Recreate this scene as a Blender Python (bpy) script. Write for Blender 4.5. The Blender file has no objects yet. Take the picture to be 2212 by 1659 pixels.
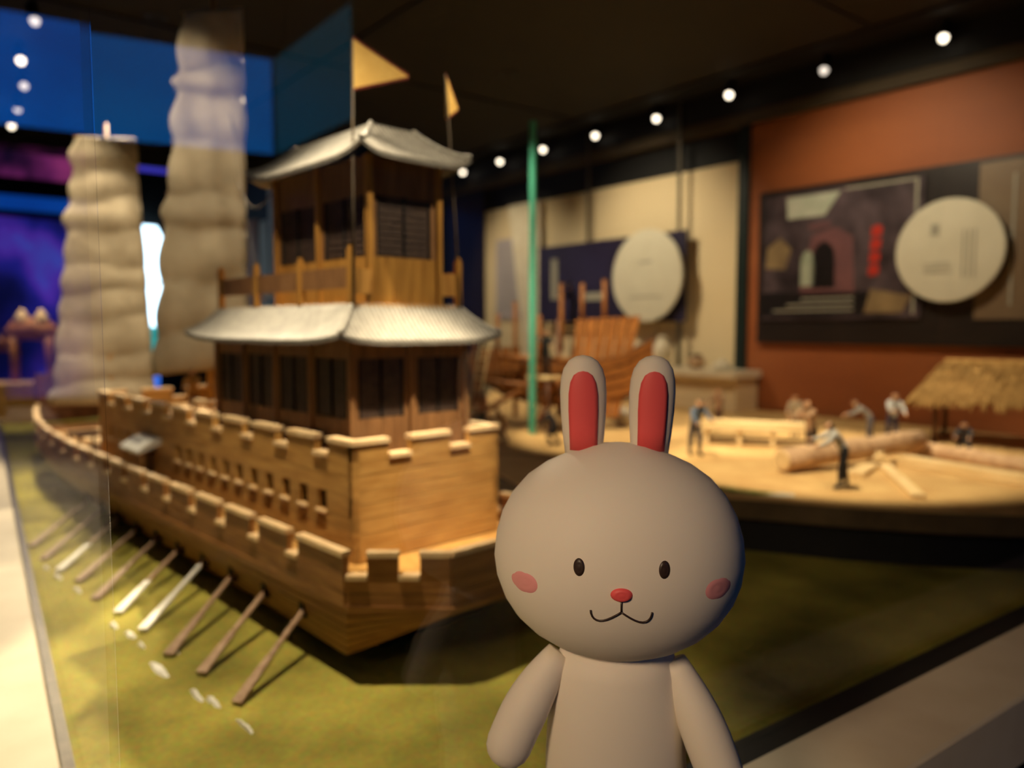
import bpy, bmesh, math, random
from mathutils import Vector, Matrix, Euler
random.seed(7)
sc = bpy.context.scene
col = sc.collection
PI = math.pi

# ------------------------------------------------------------------ camera
CZ = 1.5                                   # camera height over the gallery floor
F = 1650.0                                 # focal length in pixels of the 2212 x 1659 frame
PITCH = math.radians(4.31)
cam_d = bpy.data.cameras.new('camera'); cam = bpy.data.objects.new('camera', cam_d); col.objects.link(cam)
cam.location = (0, 0, CZ); cam.rotation_euler = (PI/2 - PITCH, 0, 0)
cam_d.sensor_width = 36.0; cam_d.lens = F/2212*36.0; cam_d.clip_start = 0.02; cam_d.clip_end = 60
cam_d.dof.use_dof = True; cam_d.dof.focus_distance = 0.61; cam_d.dof.aperture_fstop = 3.3
sc.camera = cam

# ------------------------------------------------------------------ world, exposure
w = bpy.data.worlds.new('world'); sc.world = w; w.use_nodes = True
w.node_tree.nodes['Background'].inputs[0].default_value = (0.9, 0.78, 0.6, 1)
w.node_tree.nodes['Background'].inputs[1].default_value = 0.012
sc.view_settings.view_transform = 'Standard'; sc.view_settings.look = 'None'
sc.view_settings.exposure = 0.0; sc.view_settings.gamma = 1.0; sc.view_settings.use_curve_mapping = False
sc.cycles.sample_clamp_indirect = 3.0
sc.cycles.max_bounces = 5; sc.cycles.diffuse_bounces = 3; sc.cycles.glossy_bounces = 3; sc.cycles.transparent_max_bounces = 12
sc.cycles.use_adaptive_sampling = True; sc.cycles.adaptive_threshold = 0.04
WARM = (1.0, 0.83, 0.57)
P_KEY, P_LEFT, P_RIGHT, P_FRONT, P_WALL, P_ROOM = 330.0, 85.0, 60.0, 230.0, 70.0, 188.0     # lamp powers in watts

# ------------------------------------------------------------------ helpers
def ray(px, py):
    a = (px-1106)/F; b = (829.5-py)/F
    c, s = math.cos(PITCH), math.sin(PITCH)
    return Vector((a, c + b*s, -s + b*c))
def at(px, py, Y):
    d = ray(px, py); return Vector((0, 0, CZ)) + d*(Y/d.y)
def atz(px, py, z):
    d = ray(px, py); return Vector((0, 0, CZ)) + d*((z-CZ)/d.z)

def lin(c):
    return tuple(((x/255)/12.92 if x/255 <= 0.04045 else ((x/255+0.055)/1.055)**2.4) for x in c)
class NT:
    def __init__(s, name):
        s.m = bpy.data.materials.new(name); s.m.use_nodes = True; s.t = s.m.node_tree; s.n = s.t.nodes
        s.b = s.n['Principled BSDF']; s.out = s.n['Material Output']
    def new(s, typ, **k):
        n = s.n.new(typ)
        for a, v in k.items(): setattr(n, a, v)
        return n
    def link(s, a, b): s.t.links.new(a, b)
def coords(N, scale, rnd=True):
    tc = N.new('ShaderNodeTexCoord'); mp = N.new('ShaderNodeMapping'); mp.inputs['Scale'].default_value = scale
    if rnd:
        oi = N.new('ShaderNodeObjectInfo'); mul = N.new('ShaderNodeMath', operation='MULTIPLY'); mul.inputs[1].default_value = 37.0
        N.link(oi.outputs['Random'], mul.inputs[0])
        add = N.new('ShaderNodeVectorMath', operation='ADD'); N.link(tc.outputs['Object'], add.inputs[0]); N.link(mul.outputs[0], add.inputs[1])
        N.link(add.outputs[0], mp.inputs['Vector'])
    else: N.link(tc.outputs['Object'], mp.inputs['Vector'])
    return mp
def mat(name, c1, c2=None, scale=(20, 20, 20), rough=0.6, bump=0.2, detail=4, spread=(0.3, 0.7), metal=0.0, tone=0.0, spec=0.4, sss=0.0):
    """noise between two colours with fine relief; tone = lightness change from piece to piece"""
    N = NT(name); N.b.inputs['Roughness'].default_value = rough; N.b.inputs['Metallic'].default_value = metal
    N.b.inputs['Specular IOR Level'].default_value = spec
    if sss: N.b.inputs['Subsurface Weight'].default_value = sss; N.b.inputs['Subsurface Radius'].default_value = (0.01, 0.006, 0.004)
    a = lin(c1); b = lin(c2 or c1)
    mp = coords(N, scale)
    ns = N.new('ShaderNodeTexNoise'); ns.inputs['Scale'].default_value = 1.0; ns.inputs['Detail'].default_value = detail
    N.link(mp.outputs[0], ns.inputs['Vector'])
    cr = N.new('ShaderNodeValToRGB'); cr.color_ramp.elements[0].position, cr.color_ramp.elements[1].position = spread
    cr.color_ramp.elements[0].color = (*a, 1); cr.color_ramp.elements[1].color = (*b, 1)
    N.link(ns.outputs['Fac'], cr.inputs['Fac']); out = cr.outputs['Color']
    if tone:
        oi = N.new('ShaderNodeObjectInfo'); mr = N.new('ShaderNodeMapRange'); mr.inputs['To Min'].default_value = 1-tone; mr.inputs['To Max'].default_value = 1+tone
        N.link(oi.outputs['Random'], mr.inputs['Value'])
        hs = N.new('ShaderNodeHueSaturation'); N.link(mr.outputs[0], hs.inputs['Value']); N.link(out, hs.inputs['Color']); out = hs.outputs[0]
    N.link(out, N.b.inputs['Base Color'])
    if bump:
        bp = N.new('ShaderNodeBump'); bp.inputs['Strength'].default_value = bump; bp.inputs['Distance'].default_value = 0.004
        N.link(ns.outputs['Fac'], bp.inputs['Height']); N.link(bp.outputs[0], N.b.inputs['Normal'])
    return N.m
def emit(name, c, strength):
    N = NT(name); N.b.inputs['Base Color'].default_value = (0, 0, 0, 1)
    N.b.inputs['Emission Color'].default_value = (*c, 1); N.b.inputs['Emission Strength'].default_value = strength
    return N.m

def mesh_data(name, verts, faces, m, smooth=False):
    me = bpy.data.meshes.new(name); me.from_pydata([tuple(v) for v in verts], [], faces); me.materials.append(m)
    if smooth: me.polygons.foreach_set('use_smooth', [True]*len(me.polygons))
    me.update(); return me
def link(name, data, parent=None, loc=(0, 0, 0), rot=(0, 0, 0)):
    o = bpy.data.objects.new(name, data); col.objects.link(o); o.location = loc; o.rotation_euler = rot
    if parent: o.parent = parent
    return o
def mesh(name, verts, faces, m, parent=None, smooth=False, loc=(0, 0, 0), rot=(0, 0, 0)):
    return link(name, mesh_data(name, verts, faces, m, smooth), parent, loc, rot)
_bc = {}
def box_data(name, sx, sy, sz, m, bev=0.0):
    k = (round(sx, 5), round(sy, 5), round(sz, 5), m.name, round(bev, 5))
    if k in _bc: return _bc[k]
    x, y, z = sx/2, sy/2, sz/2
    if bev <= 0:
        v = [(-x, -y, -z), (x, -y, -z), (x, y, -z), (-x, y, -z), (-x, -y, z), (x, -y, z), (x, y, z), (-x, y, z)]
        f = [(0, 3, 2, 1), (4, 5, 6, 7), (0, 1, 5, 4), (1, 2, 6, 5), (2, 3, 7, 6), (3, 0, 4, 7)]
        d = mesh_data(name, v, f, m)
    else:
        bm = bmesh.new(); bmesh.ops.create_cube(bm, size=1)
        for vv in bm.verts: vv.co.x *= sx; vv.co.y *= sy; vv.co.z *= sz
        bmesh.ops.bevel(bm, geom=bm.edges[:], offset=min(bev, min(sx, sy, sz)*0.45), segments=1, affect='EDGES')
        d = bpy.data.meshes.new(name); bm.to_mesh(d); bm.free(); d.materials.append(m)
    _bc[k] = d; return d
def box(name, c, s, m, parent=None, rot=(0, 0, 0), bev=0.0):
    return link(name, box_data(name, *s, m, bev), parent, c, rot)
def tube_vf(pts, rads, n=8, cap=True):
    pts = [Vector(p) for p in pts]; V = []; Fs = []
    if not hasattr(rads, '__len__'): rads = [rads]*len(pts)
    up = None
    for i, p in enumerate(pts):
        t = (pts[min(i+1, len(pts)-1)] - pts[max(i-1, 0)]).normalized()
        if up is None: up = Vector((0, 0, 1)) if abs(t.z) < 0.9 else Vector((1, 0, 0))
        a = t.cross(up).normalized(); b = a.cross(t).normalized(); up = b
        for k in range(n):
            g = 2*PI*k/n; V.append(p + (a*math.cos(g) + b*math.sin(g))*rads[i])
    for i in range(len(pts)-1):
        for k in range(n):
            Fs.append((i*n+k, i*n+(k+1) % n, (i+1)*n+(k+1) % n, (i+1)*n+k))
    if cap: Fs.append(tuple(range(n))[::-1]); Fs.append(tuple((len(pts)-1)*n+k for k in range(n)))
    return V, Fs
def tube(name, pts, rads, m, parent=None, n=8, smooth=True):
    V, Fs = tube_vf(pts, rads, n); return mesh(name, V, Fs, m, parent, smooth)
def lathe(name, prof, m, parent=None, n=20, loc=(0, 0, 0), rot=(0, 0, 0), sy=1.0, smooth=True):
    V = []; Fs = []
    for r, z in prof:
        for k in range(n):
            g = 2*PI*k/n; V.append((r*math.cos(g), r*math.sin(g)*sy, z))
    for i in range(len(prof)-1):
        for k in range(n): Fs.append((i*n+k, i*n+(k+1) % n, (i+1)*n+(k+1) % n, (i+1)*n+k))
    Fs.append(tuple(range(n))[::-1]); Fs.append(tuple((len(prof)-1)*n+k for k in range(n)))
    return mesh(name, V, Fs, m, parent, smooth, loc, rot)
def prism(name, poly, z0, z1, m, parent=None, loc=(0, 0, 0), rot=(0, 0, 0)):
    """polygon in the xy plane (counter-clockwise) extruded from z0 to z1"""
    n = len(poly); V = [(x, y, z0) for x, y in poly] + [(x, y, z1) for x, y in poly]
    Fs = [tuple(range(n))[::-1], tuple(range(n, 2*n))] + [(i, (i+1) % n, n+(i+1) % n, n+i) for i in range(n)]
    return mesh(name, V, Fs, m, parent, False, loc, rot)
def empty(name, loc=(0, 0, 0), rz=0.0):
    o = bpy.data.objects.new(name, None); col.objects.link(o); o.location = loc; o.rotation_euler = (0, 0, rz); o.empty_display_size = 0.05
    return o
def tag(o, label, cat, group=None, kind=None):
    o['label'] = label; o['category'] = cat
    if group: o['group'] = group
    if kind: o['kind'] = kind
    return o
def struct(o, label=None):
    o['kind'] = 'structure'
    if label: o['label'] = label
    return o

# ------------------------------------------------------------------ materials
M = {}
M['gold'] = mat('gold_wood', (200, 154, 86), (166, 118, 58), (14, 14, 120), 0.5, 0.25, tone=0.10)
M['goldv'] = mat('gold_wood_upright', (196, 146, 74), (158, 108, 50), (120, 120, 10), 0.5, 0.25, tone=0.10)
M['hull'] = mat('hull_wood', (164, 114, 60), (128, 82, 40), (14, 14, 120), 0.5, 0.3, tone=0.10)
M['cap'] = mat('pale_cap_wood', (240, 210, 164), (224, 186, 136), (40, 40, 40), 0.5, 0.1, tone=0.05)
M['brown'] = mat('pavilion_wood', (150, 108, 68), (118, 82, 50), (90, 90, 12), 0.5, 0.25, tone=0.10)
M['post'] = mat('post_wood', (190, 140, 66), (154, 106, 46), (90, 90, 10), 0.45, 0.2, tone=0.08)
M['dark'] = mat('dark_lattice', (84, 66, 56), (60, 46, 40), (60, 60, 60), 0.6, 0.1)
M['void'] = mat('opening_black', (14, 11, 10), (8, 7, 7), (40, 40, 40), 0.8, 0)
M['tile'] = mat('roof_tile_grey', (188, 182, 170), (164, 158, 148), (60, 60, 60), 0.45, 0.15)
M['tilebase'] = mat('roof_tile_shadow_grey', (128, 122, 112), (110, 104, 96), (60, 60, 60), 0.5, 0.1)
M['sail'] = mat('sail_canvas', (178, 164, 140), (142, 128, 106), (9, 9, 9), 0.85, 0.5, detail=8)
M['batten'] = mat('batten_bamboo', (150, 122, 84), (116, 92, 62), (60, 60, 60), 0.6, 0.1)
M['oar'] = mat('oar_wood', (176, 146, 118), (146, 114, 88), (60, 60, 60), 0.6, 0.1, tone=0.15)
M['white'] = mat('white_paint', (236, 232, 220), (222, 216, 202), (60, 60, 60), 0.5, 0.1)
M['flag'] = mat('flag_cloth', (250, 204, 112), (240, 190, 100), (60, 60, 60), 0.8, 0.1)
M['flagred'] = mat('flag_fringe', (150, 60, 44), (130, 48, 36), (60, 60, 60), 0.8, 0.1)
M['rope'] = mat('rope_fibre', (110, 96, 78), (80, 68, 54), (200, 200, 200), 0.9, 0.2)
M['black'] = mat('matt_black', (16, 15, 15), (10, 10, 10), (30, 30, 30), 0.7, 0)
M['ledge'] = mat('cream_ledge', (226, 212, 186), (216, 200, 172), (12, 12, 12), 0.45, 0.03)
M['metal'] = mat('grey_metal', (120, 112, 100), (100, 94, 84), (40, 40, 40), 0.35, 0, metal=0.8)
M['floor'] = mat('gallery_floor', (34, 28, 26), (26, 22, 20), (3, 3, 3), 0.25, 0.02)
M['ceiling'] = mat('ceiling_brown', (46, 39, 28), (40, 33, 24), (2, 2, 2), 0.8, 0.02)
M['soffit'] = mat('soffit_olive', (74, 62, 42), (66, 54, 36), (4, 4, 4), 0.7, 0.02)
M['orange'] = mat('orange_wall', (156, 88, 44), (144, 78, 38), (1.5, 1.5, 5), 0.6, 0.03)
M['cream'] = mat('cream_wall', (226, 206, 166), (220, 198, 156), (2, 2, 2), 0.7, 0.02)
M['boardblack'] = mat('black_board', (40, 32, 30), (34, 27, 26), (6, 6, 6), 0.35, 0)
M['taupe'] = mat('taupe_reflection', (128, 108, 84), (116, 96, 74), (6, 6, 6), 0.4, 0)
M['navy'] = mat('navy_board', (46, 42, 70), (40, 34, 54), (4, 4, 4), 0.4, 0)
M['disc'] = mat('pale_disc', (214, 208, 186), (206, 200, 178), (10, 10, 10), 0.45, 0)
M['inkgrey'] = mat('grey_ink', (150, 146, 132), (164, 160, 144), (60, 60, 60), 0.6, 0)
M['inkred'] = mat('red_ink', (190, 48, 30), (160, 36, 24), (60, 60, 60), 0.6, 0)
M['teal'] = mat('dark_teal_trim', (26, 40, 38), (20, 32, 30), (10, 10, 10), 0.4, 0)
M['sand'] = mat('sand_ground', (216, 178, 116), (190, 148, 90), (9, 9, 9), 0.9, 0.6, detail=8)
M['rim'] = mat('platform_rim', (112, 92, 62), (84, 68, 44), (14, 14, 14), 0.8, 0.3)
M['log'] = mat('log_bark', (210, 174, 134), (172, 134, 98), (30, 30, 30), 0.8, 0.5)
M['plank'] = mat('fresh_plank', (240, 212, 158), (222, 188, 130), (10, 60, 60), 0.6, 0.1, tone=0.06)
M['straw'] = mat('thatch_straw', (196, 156, 92), (150, 112, 58), (40, 40, 40), 0.9, 0.4, tone=0.15)
M['timber'] = mat('orange_timber', (176, 114, 54), (136, 82, 36), (20, 20, 60), 0.55, 0.3, tone=0.15)
M['timberd'] = mat('dark_timber', (104, 66, 38), (72, 44, 26), (30, 30, 30), 0.6, 0.3, tone=0.15)
M['housing'] = mat('lamp_housing', (30, 28, 27), (22, 20, 20), (30, 30, 30), 0.5, 0)
M['bulb'] = emit('lamp_bulb', (1.0, 0.84, 0.64), 5.0)
M['bulbdim'] = emit('lamp_bulb_dim', (1.0, 0.84, 0.7), 1.6)
M['vinyl'] = mat('white_vinyl', (236, 226, 212), (232, 222, 208), (5, 5, 5), 0.6, 0.0, spec=0.25, sss=0.15)
M['ear'] = mat('ear_rose', (234, 92, 92), (230, 86, 88), (5, 5, 5), 0.5, 0.0)
M['cheek'] = mat('cheek_pink', (236, 160, 160), (232, 154, 156), (5, 5, 5), 0.5, 0.0)
M['noseink'] = mat('nose_brown', (60, 44, 38), (52, 38, 34), (5, 5, 5), 0.4, 0.0)
M['porcelain'] = mat('pale_porcelain', (236, 226, 200), (222, 208, 178), (20, 20, 20), 0.3, 0.0)

def turf_mat():
    N = NT('painted_turf'); N.b.inputs['Roughness'].default_value = 0.85; N.b.inputs['Specular IOR Level'].default_value = 0.15
    mp = coords(N, (5, 5, 5), False); n1 = N.new('ShaderNodeTexNoise'); n1.inputs['Scale'].default_value = 1; n1.inputs['Detail'].default_value = 8
    N.link(mp.outputs[0], n1.inputs['Vector'])
    cr = N.new('ShaderNodeValToRGB'); e = cr.color_ramp.elements; e[0].position = 0.3; e[1].position = 0.7
    e[0].color = (*lin((116, 108, 46)), 1); e[1].color = (*lin((176, 164, 74)), 1)
    N.link(n1.outputs['Fac'], cr.inputs['Fac'])
    mp2 = coords(N, (90, 90, 90), False); n2 = N.new('ShaderNodeTexNoise'); n2.inputs['Scale'].default_value = 1; n2.inputs['Detail'].default_value = 5
    N.link(mp2.outputs[0], n2.inputs['Vector'])
    mx = N.new('ShaderNodeMix', data_type='RGBA', blend_type='OVERLAY'); mx.inputs[0].default_value = 0.35
    N.link(cr.outputs[0], mx.inputs[6]); N.link(n2.outputs['Color'], mx.inputs[7]); 
    N.link(mx.outputs[2], N.b.inputs['Base Color'])
    bp = N.new('ShaderNodeBump'); bp.inputs['Strength'].default_value = 0.6; bp.inputs['Distance'].default_value = 0.006
    N.link(n2.outputs['Fac'], bp.inputs['Height']); N.link(bp.outputs[0], N.b.inputs['Normal'])
    return N.m
M['turf'] = turf_mat()

def glass_mat(name, f0, f90):
    """thin coated glass: clear, with a mirror share that grows towards grazing"""
    N = NT(name); N.n.remove(N.b)
    g = N.new('ShaderNodeNewGeometry'); dot = N.new('ShaderNodeVectorMath', operation='DOT_PRODUCT')
    N.link(g.outputs['Incoming'], dot.inputs[0]); N.link(g.outputs['Normal'], dot.inputs[1])
    ab = N.new('ShaderNodeMath', operation='ABSOLUTE'); N.link(dot.outputs['Value'], ab.inputs[0])
    om = N.new('ShaderNodeMath', operation='SUBTRACT'); om.inputs[0].default_value = 1; N.link(ab.outputs[0], om.inputs[1])
    pw = N.new('ShaderNodeMath', operation='POWER'); pw.inputs[1].default_value = 5; N.link(om.outputs[0], pw.inputs[0])
    ma = N.new('ShaderNodeMath', operation='MULTIPLY_ADD'); ma.inputs[1].default_value = f90; ma.inputs[2].default_value = f0; N.link(pw.outputs[0], ma.inputs[0])
    tr = N.new('ShaderNodeBsdfTransparent'); tr.inputs[0].default_value = (0.985, 0.992, 0.985, 1)
    gl = N.new('ShaderNodeBsdfGlossy'); gl.inputs['Roughness'].default_value = 0.0
    mx = N.new('ShaderNodeMixShader'); N.link(ma.outputs[0], mx.inputs[0]); N.link(tr.outputs[0], mx.inputs[1]); N.link(gl.outputs[0], mx.inputs[2])
    N.link(mx.outputs[0], N.out.inputs['Surface']); return N.m
M['glass'] = glass_mat('case_glass', 0.042, 0.5)
M['glassl'] = glass_mat('case_glass_side', 0.03, 0.12)
M['glassedge'] = mat('green_glass_edge', (96, 190, 160), (70, 160, 132), (10, 10, 4), 0.2, 0)

def screen_mat(name, stops, scale, strength, seed=0.0, vertical=None):
    """picture on a lit screen: noise through a colour ramp"""
    N = NT(name); N.b.inputs['Base Color'].default_value = (0.002, 0.002, 0.004, 1); N.b.inputs['Roughness'].default_value = 0.5
    mp = coords(N, scale, False); mp.inputs['Location'].default_value = (seed, seed*0.7, seed*1.3)
    ns = N.new('ShaderNodeTexNoise'); ns.inputs['Scale'].default_value = 1; ns.inputs['Detail'].default_value = 4; N.link(mp.outputs[0], ns.inputs['Vector'])
    cr = N.new('ShaderNodeValToRGB'); el = cr.color_ramp.elements
    while len(el) < len(stops): el.new(0.5)
    for e, (p, c) in zip(el, stops): e.position = p; e.color = (*lin(c), 1)
    N.link(ns.outputs['Fac'], cr.inputs['Fac']); N.link(cr.outputs[0], N.b.inputs['Emission Color']); N.b.inputs['Emission Strength'].default_value = strength
    return N.m

# ------------------------------------------------------------------ the setting
Wd = Vector((-0.62, 0.785, 0)).normalized(); R_ = -Wd; Nw = Vector((-R_.y, R_.x, 0))      # along the right wall / into it
WP = Vector((1.35, 4.18, 0)); WANG = math.atan2(R_.y, R_.x)
def wallpt(px, py, off=0.0):
    d = ray(px, py); p0 = WP - Nw*off; o = Vector((0, 0, CZ))
    p = o + d*((p0-o).dot(Nw)/d.dot(Nw)); q = p - WP
    return q.dot(R_), p.z
def wall_obj(fn, *a, **k):
    o = fn(*a, **k); o.location = WP + Matrix.Rotation(WANG, 3, 'Z') @ Vector(o.location); o.rotation_euler = (o.rotation_euler.x, o.rotation_euler.y, o.rotation_euler.z + WANG)
    return o
def wbox(name, x0, x1, z0, z1, off0, off1, m, parent=None):
    """box on the right wall: x along it, z abs, off0..off1 in front of the wall plane"""
    c = ((x0+x1)/2, -(off0+off1)/2, (z0+z1)/2); s = (abs(x1-x0), abs(off1-off0), abs(z1-z0))
    if parent: return box(name, c, s, m, parent)
    return wall_obj(box, name, c, s, m)
def wroot(name):
    return empty(name, WP, WANG)

TF = Vector((0.821, 0.571, 0)); TL = Vector((-0.571, 0.821, 0)); C0 = Vector((-0.298, 0.557, 0)); CANG = math.atan2(TF.y, TF.x)
LEDGE, TURF, LID = 0.95, 0.90, 2.80
def cs(a, b, z=0.0):                        # case frame: a along the front pane, b along the left pane
    p = C0 + TF*a + TL*b; return Vector((p.x, p.y, z))

struct(box('floor', (0, 3, -0.05), (34, 34, 0.1), M['floor']))
c = cs(1.76, 2.8); struct(box('ceiling', (c.x, c.y, LID+0.04), (3.62, 5.8, 0.08), M['ceiling'], rot=(0, 0, CANG)))
struct(box('ceiling_gallery', (0, 3, 5.65), (34, 34, 0.1), M['black']))
struct(wbox('wall_right', -9.1, 3.6, 0, LID+0.08, -0.2, 0, M['black']))
struct(wbox('wall_right_upper', -9.1, 3.6, LID+0.08, 5.6, -0.2, 0, M['black']))
xo = wallpt(1626, 600)[0]; xc0 = wallpt(1052, 600)[0]; xc1 = wallpt(1604, 600)[0]
ztop = wallpt(1650, 268)[1]; zcr = wallpt(1590, 352)[1]
struct(wbox('wall_right_orange', xo, 3.2, 0.8, ztop, 0, 0.04, M['orange']))
struct(wbox('wall_right_cream', xc0, xc1, 0.8, zcr, 0, 0.015, M['cream']))
struct(wbox('trim_1', xc1, xo, 0.8, ztop, 0, 0.06, M['teal']))
struct(wbox('trim_2', -5.4, 3.2, ztop, LID, 0, 0.075, M['soffit']))          # soffit over the wall
struct(wbox('trim_3', -5.4, 3.2, ztop+0.06, LID, 0.076, 0.085, M['black']))
struct(wbox('trim_4', -5.4, 3.2, LID-0.012, LID-0.001, 0.09, 0.30, M['black']))  # black slot the lamps hang in
xd0 = wallpt(975, 600)[0]
struct(wbox('wall_right_dark', xd0, xc0, 0.8, ztop, 0, 0.03, M['boardblack']))
for (p0, p1, q0, q1, m, n) in ((536, 560, 480, 700, 'orange', 'wall_right_far_orange'), (584, 612, 395, 700, 'cream', 'wall_right_far_cream'), (566, 580, 480, 700, 'cream', 'wall_right_far_strip')):
    x0, z1 = wallpt(p0, q0); x1, _ = wallpt(p1, q0)
    struct(wbox(n, x0, x1, 0.3, z1, 0, 0.03, M[m]))
# thin seams in the ceiling
def batten(p, q, wd=0.02):
    p = Vector(p); q = Vector(q); d = q-p; m_ = (p+q)/2
    return box('ceiling_batten', (m_.x, m_.y, LID-0.004), (d.length, wd, 0.008), M['black'], rot=(0, 0, math.atan2(d.y, d.x)))
pa = atz(905, 0, LID); pb = atz(1080, 222, LID)
k = 0
for p, d, L0, L1 in ((pa, Wd, -2.0, 3.2), (pb, Nw, -2.6, 0.9), (pb - Wd*1.9, Nw, -2.6, 0.9)):
    k += 1
    o = batten(p + d*L0, p + d*L1); o.name = 'trim_%d' % (10+k); struct(o)
# far beam closing the case
c = cs(1.76, 5.62); struct(box('trim_5', (c.x, c.y, LID-0.06), (3.6, 0.06, 0.12), M['black'], rot=(0, 0, CANG)))

# back wall of the next gallery with its lit screens
BP = WP + Wd*9.0; BX = Nw.copy(); BANG = math.atan2(BX.y, BX.x)
def backpt(px, py, off=0.0):
    d = ray(px, py); o = Vector((0, 0, CZ)); p0 = BP - Wd*off
    p = o + d*((p0-o).dot(Wd)/d.dot(Wd)); return (p-BP).dot(BX), p.z
def bbox(name, x0, x1, z0, z1, off0, off1, m):
    c = BP + BX*((x0+x1)/2) - Wd*((off0+off1)/2)
    return box(name, (c.x, c.y, (z0+z1)/2), (abs(x1-x0), abs(off1-off0), abs(z1-z0)), m, rot=(0, 0, BANG))
struct(bbox('wall_back', -8.0, 0.3, 0, 5.6, -0.2, 0, M['black']))
M['scr_rock'] = screen_mat('screen_blue_cavern', [(0.30, (4, 6, 30)), (0.45, (14, 18, 78)), (0.56, (38, 36, 150)), (0.63, (92, 52, 190)), (0.72, (70, 96, 220))], (1.1, 1.1, 0.8), 0.6, 3.1)
M['scr_pink'] = screen_mat('screen_pink_coral', [(0.38, (20, 8, 34)), (0.52, (96, 30, 84)), (0.66, (140, 50, 106))], (2.0, 2.0, 1.6), 0.9, 1.7)
M['scr_blue'] = screen_mat('screen_blue_band', [(0.3, (2, 40, 120)), (0.7, (10, 70, 160))], (0.6, 0.6, 0.6), 0.9)
M['scr_violet'] = screen_mat('screen_violet_band', [(0.3, (40, 36, 150)), (0.7, (70, 64, 200))], (0.6, 0.6, 0.6), 1.0)
M['scr_sky'] = screen_mat('screen_deep_blue', [(0.3, (6, 60, 150)), (0.7, (20, 110, 215))], (0.4, 0.4, 0.4), 2.4)
x_m = -6.6
def screen(name, x0, x1, z0, z1, m, label):
    r = bbox(name, x0, x1, z0, z1, 0, 0.05, M['black']); tag(r, label, 'screen')
    f = box('picture', (0, -0.029, 0), (abs(x1-x0)-0.04, 0.006, abs(z1-z0)-0.04), m, r); return r
x1 = backpt(160, 350)[0]
screen('lit_screen', x_m, x1, backpt(80, 392)[1], backpt(80, 318)[1], M['scr_pink'], 'pink and maroon lit screen band high on the far left wall')
screen('lit_screen', x_m, x1, backpt(80, 462)[1], backpt(80, 424)[1], M['scr_blue'], 'narrow plain blue lit band below the pink screen')
screen('lit_screen', x_m, backpt(285, 600)[0], backpt(80, 860)[1], backpt(80, 470)[1], M['scr_rock'], 'large dark blue and purple cavern screen at the far left')
screen('lit_screen', backpt(288, 600)[0], backpt(372, 600)[0], backpt(340, 378)[1], backpt(340, 340)[1], M['scr_violet'], 'narrow violet glowing band between the two canvas sails')
screen('lit_screen', x_m, backpt(60, 100)[0], 3.95, 5.35, M['scr_sky'], 'tall deep blue screen mirrored in the side glass, top left')
# bright waterfall-like light shaft: a bulging glowing column with rocky outline
M['glow'] = emit('glow_white', (0.55, 0.8, 1.0), 5.0)
M['glowc'] = emit('glow_teal', (0.0, 0.42, 0.42), 0.9)
M['glowb'] = emit('glow_blue', (0.06, 0.22, 1.0), 1.0)
fx0, z_t = backpt(318, 488, 0.2); _, z_m = backpt(318, 705, 0.2); _, z_n = backpt(318, 790, 0.2); _, z_b = backpt(318, 842, 0.2)
fc = BP + BX*fx0 - Wd*0.2
fall = empty('light_fall', (fc.x, fc.y, z_b), BANG); tag(fall, 'glowing white-blue vertical light shaft between the two sails', 'light column')
def blob(name, z0, z1, rads, m):
    n = len(rads); lathe(name, [(r, z0+(z1-z0)*i/(n-1)) for i, r in enumerate(rads)], m, fall, 14, sy=0.35)
H = z_t - z_b
blob('bright_shaft', z_m-z_b, H, [0.13, 0.16, 0.175, 0.18, 0.185, 0.195, 0.20, 0.205, 0.19, 0.12], M['glow'])
blob('teal_foot', z_n-z_b, z_m-z_b, [0.06, 0.075, 0.09, 0.10], M['glowc'])
blob('blue_foot', 0, z_n-z_b, [0.08, 0.09, 0.09, 0.06], M['glowb'])

# blue lit frieze of the hall behind the visitor, mirrored in the front pane
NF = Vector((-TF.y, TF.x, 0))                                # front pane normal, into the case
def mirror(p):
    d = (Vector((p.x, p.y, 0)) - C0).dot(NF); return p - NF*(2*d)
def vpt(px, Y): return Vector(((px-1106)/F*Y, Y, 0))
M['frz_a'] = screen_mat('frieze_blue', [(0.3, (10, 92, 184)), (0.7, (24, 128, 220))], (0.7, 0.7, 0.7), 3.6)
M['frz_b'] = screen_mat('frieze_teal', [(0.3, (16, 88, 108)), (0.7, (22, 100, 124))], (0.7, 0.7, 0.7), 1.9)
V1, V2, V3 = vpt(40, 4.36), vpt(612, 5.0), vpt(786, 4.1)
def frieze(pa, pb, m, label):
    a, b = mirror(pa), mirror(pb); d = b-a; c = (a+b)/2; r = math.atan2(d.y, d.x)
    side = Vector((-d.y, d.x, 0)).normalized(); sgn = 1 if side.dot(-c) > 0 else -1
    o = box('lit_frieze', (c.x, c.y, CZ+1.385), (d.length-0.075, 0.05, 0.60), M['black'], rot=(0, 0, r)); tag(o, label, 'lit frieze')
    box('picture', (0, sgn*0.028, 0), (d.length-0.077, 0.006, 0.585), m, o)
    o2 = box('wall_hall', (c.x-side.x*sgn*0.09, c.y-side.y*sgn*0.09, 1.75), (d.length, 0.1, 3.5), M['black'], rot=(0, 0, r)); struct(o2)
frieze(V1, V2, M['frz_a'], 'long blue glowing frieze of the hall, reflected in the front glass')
frieze(V2, V3, M['frz_b'], 'short teal glowing frieze of the hall, reflected beside the orange flag')

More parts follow.
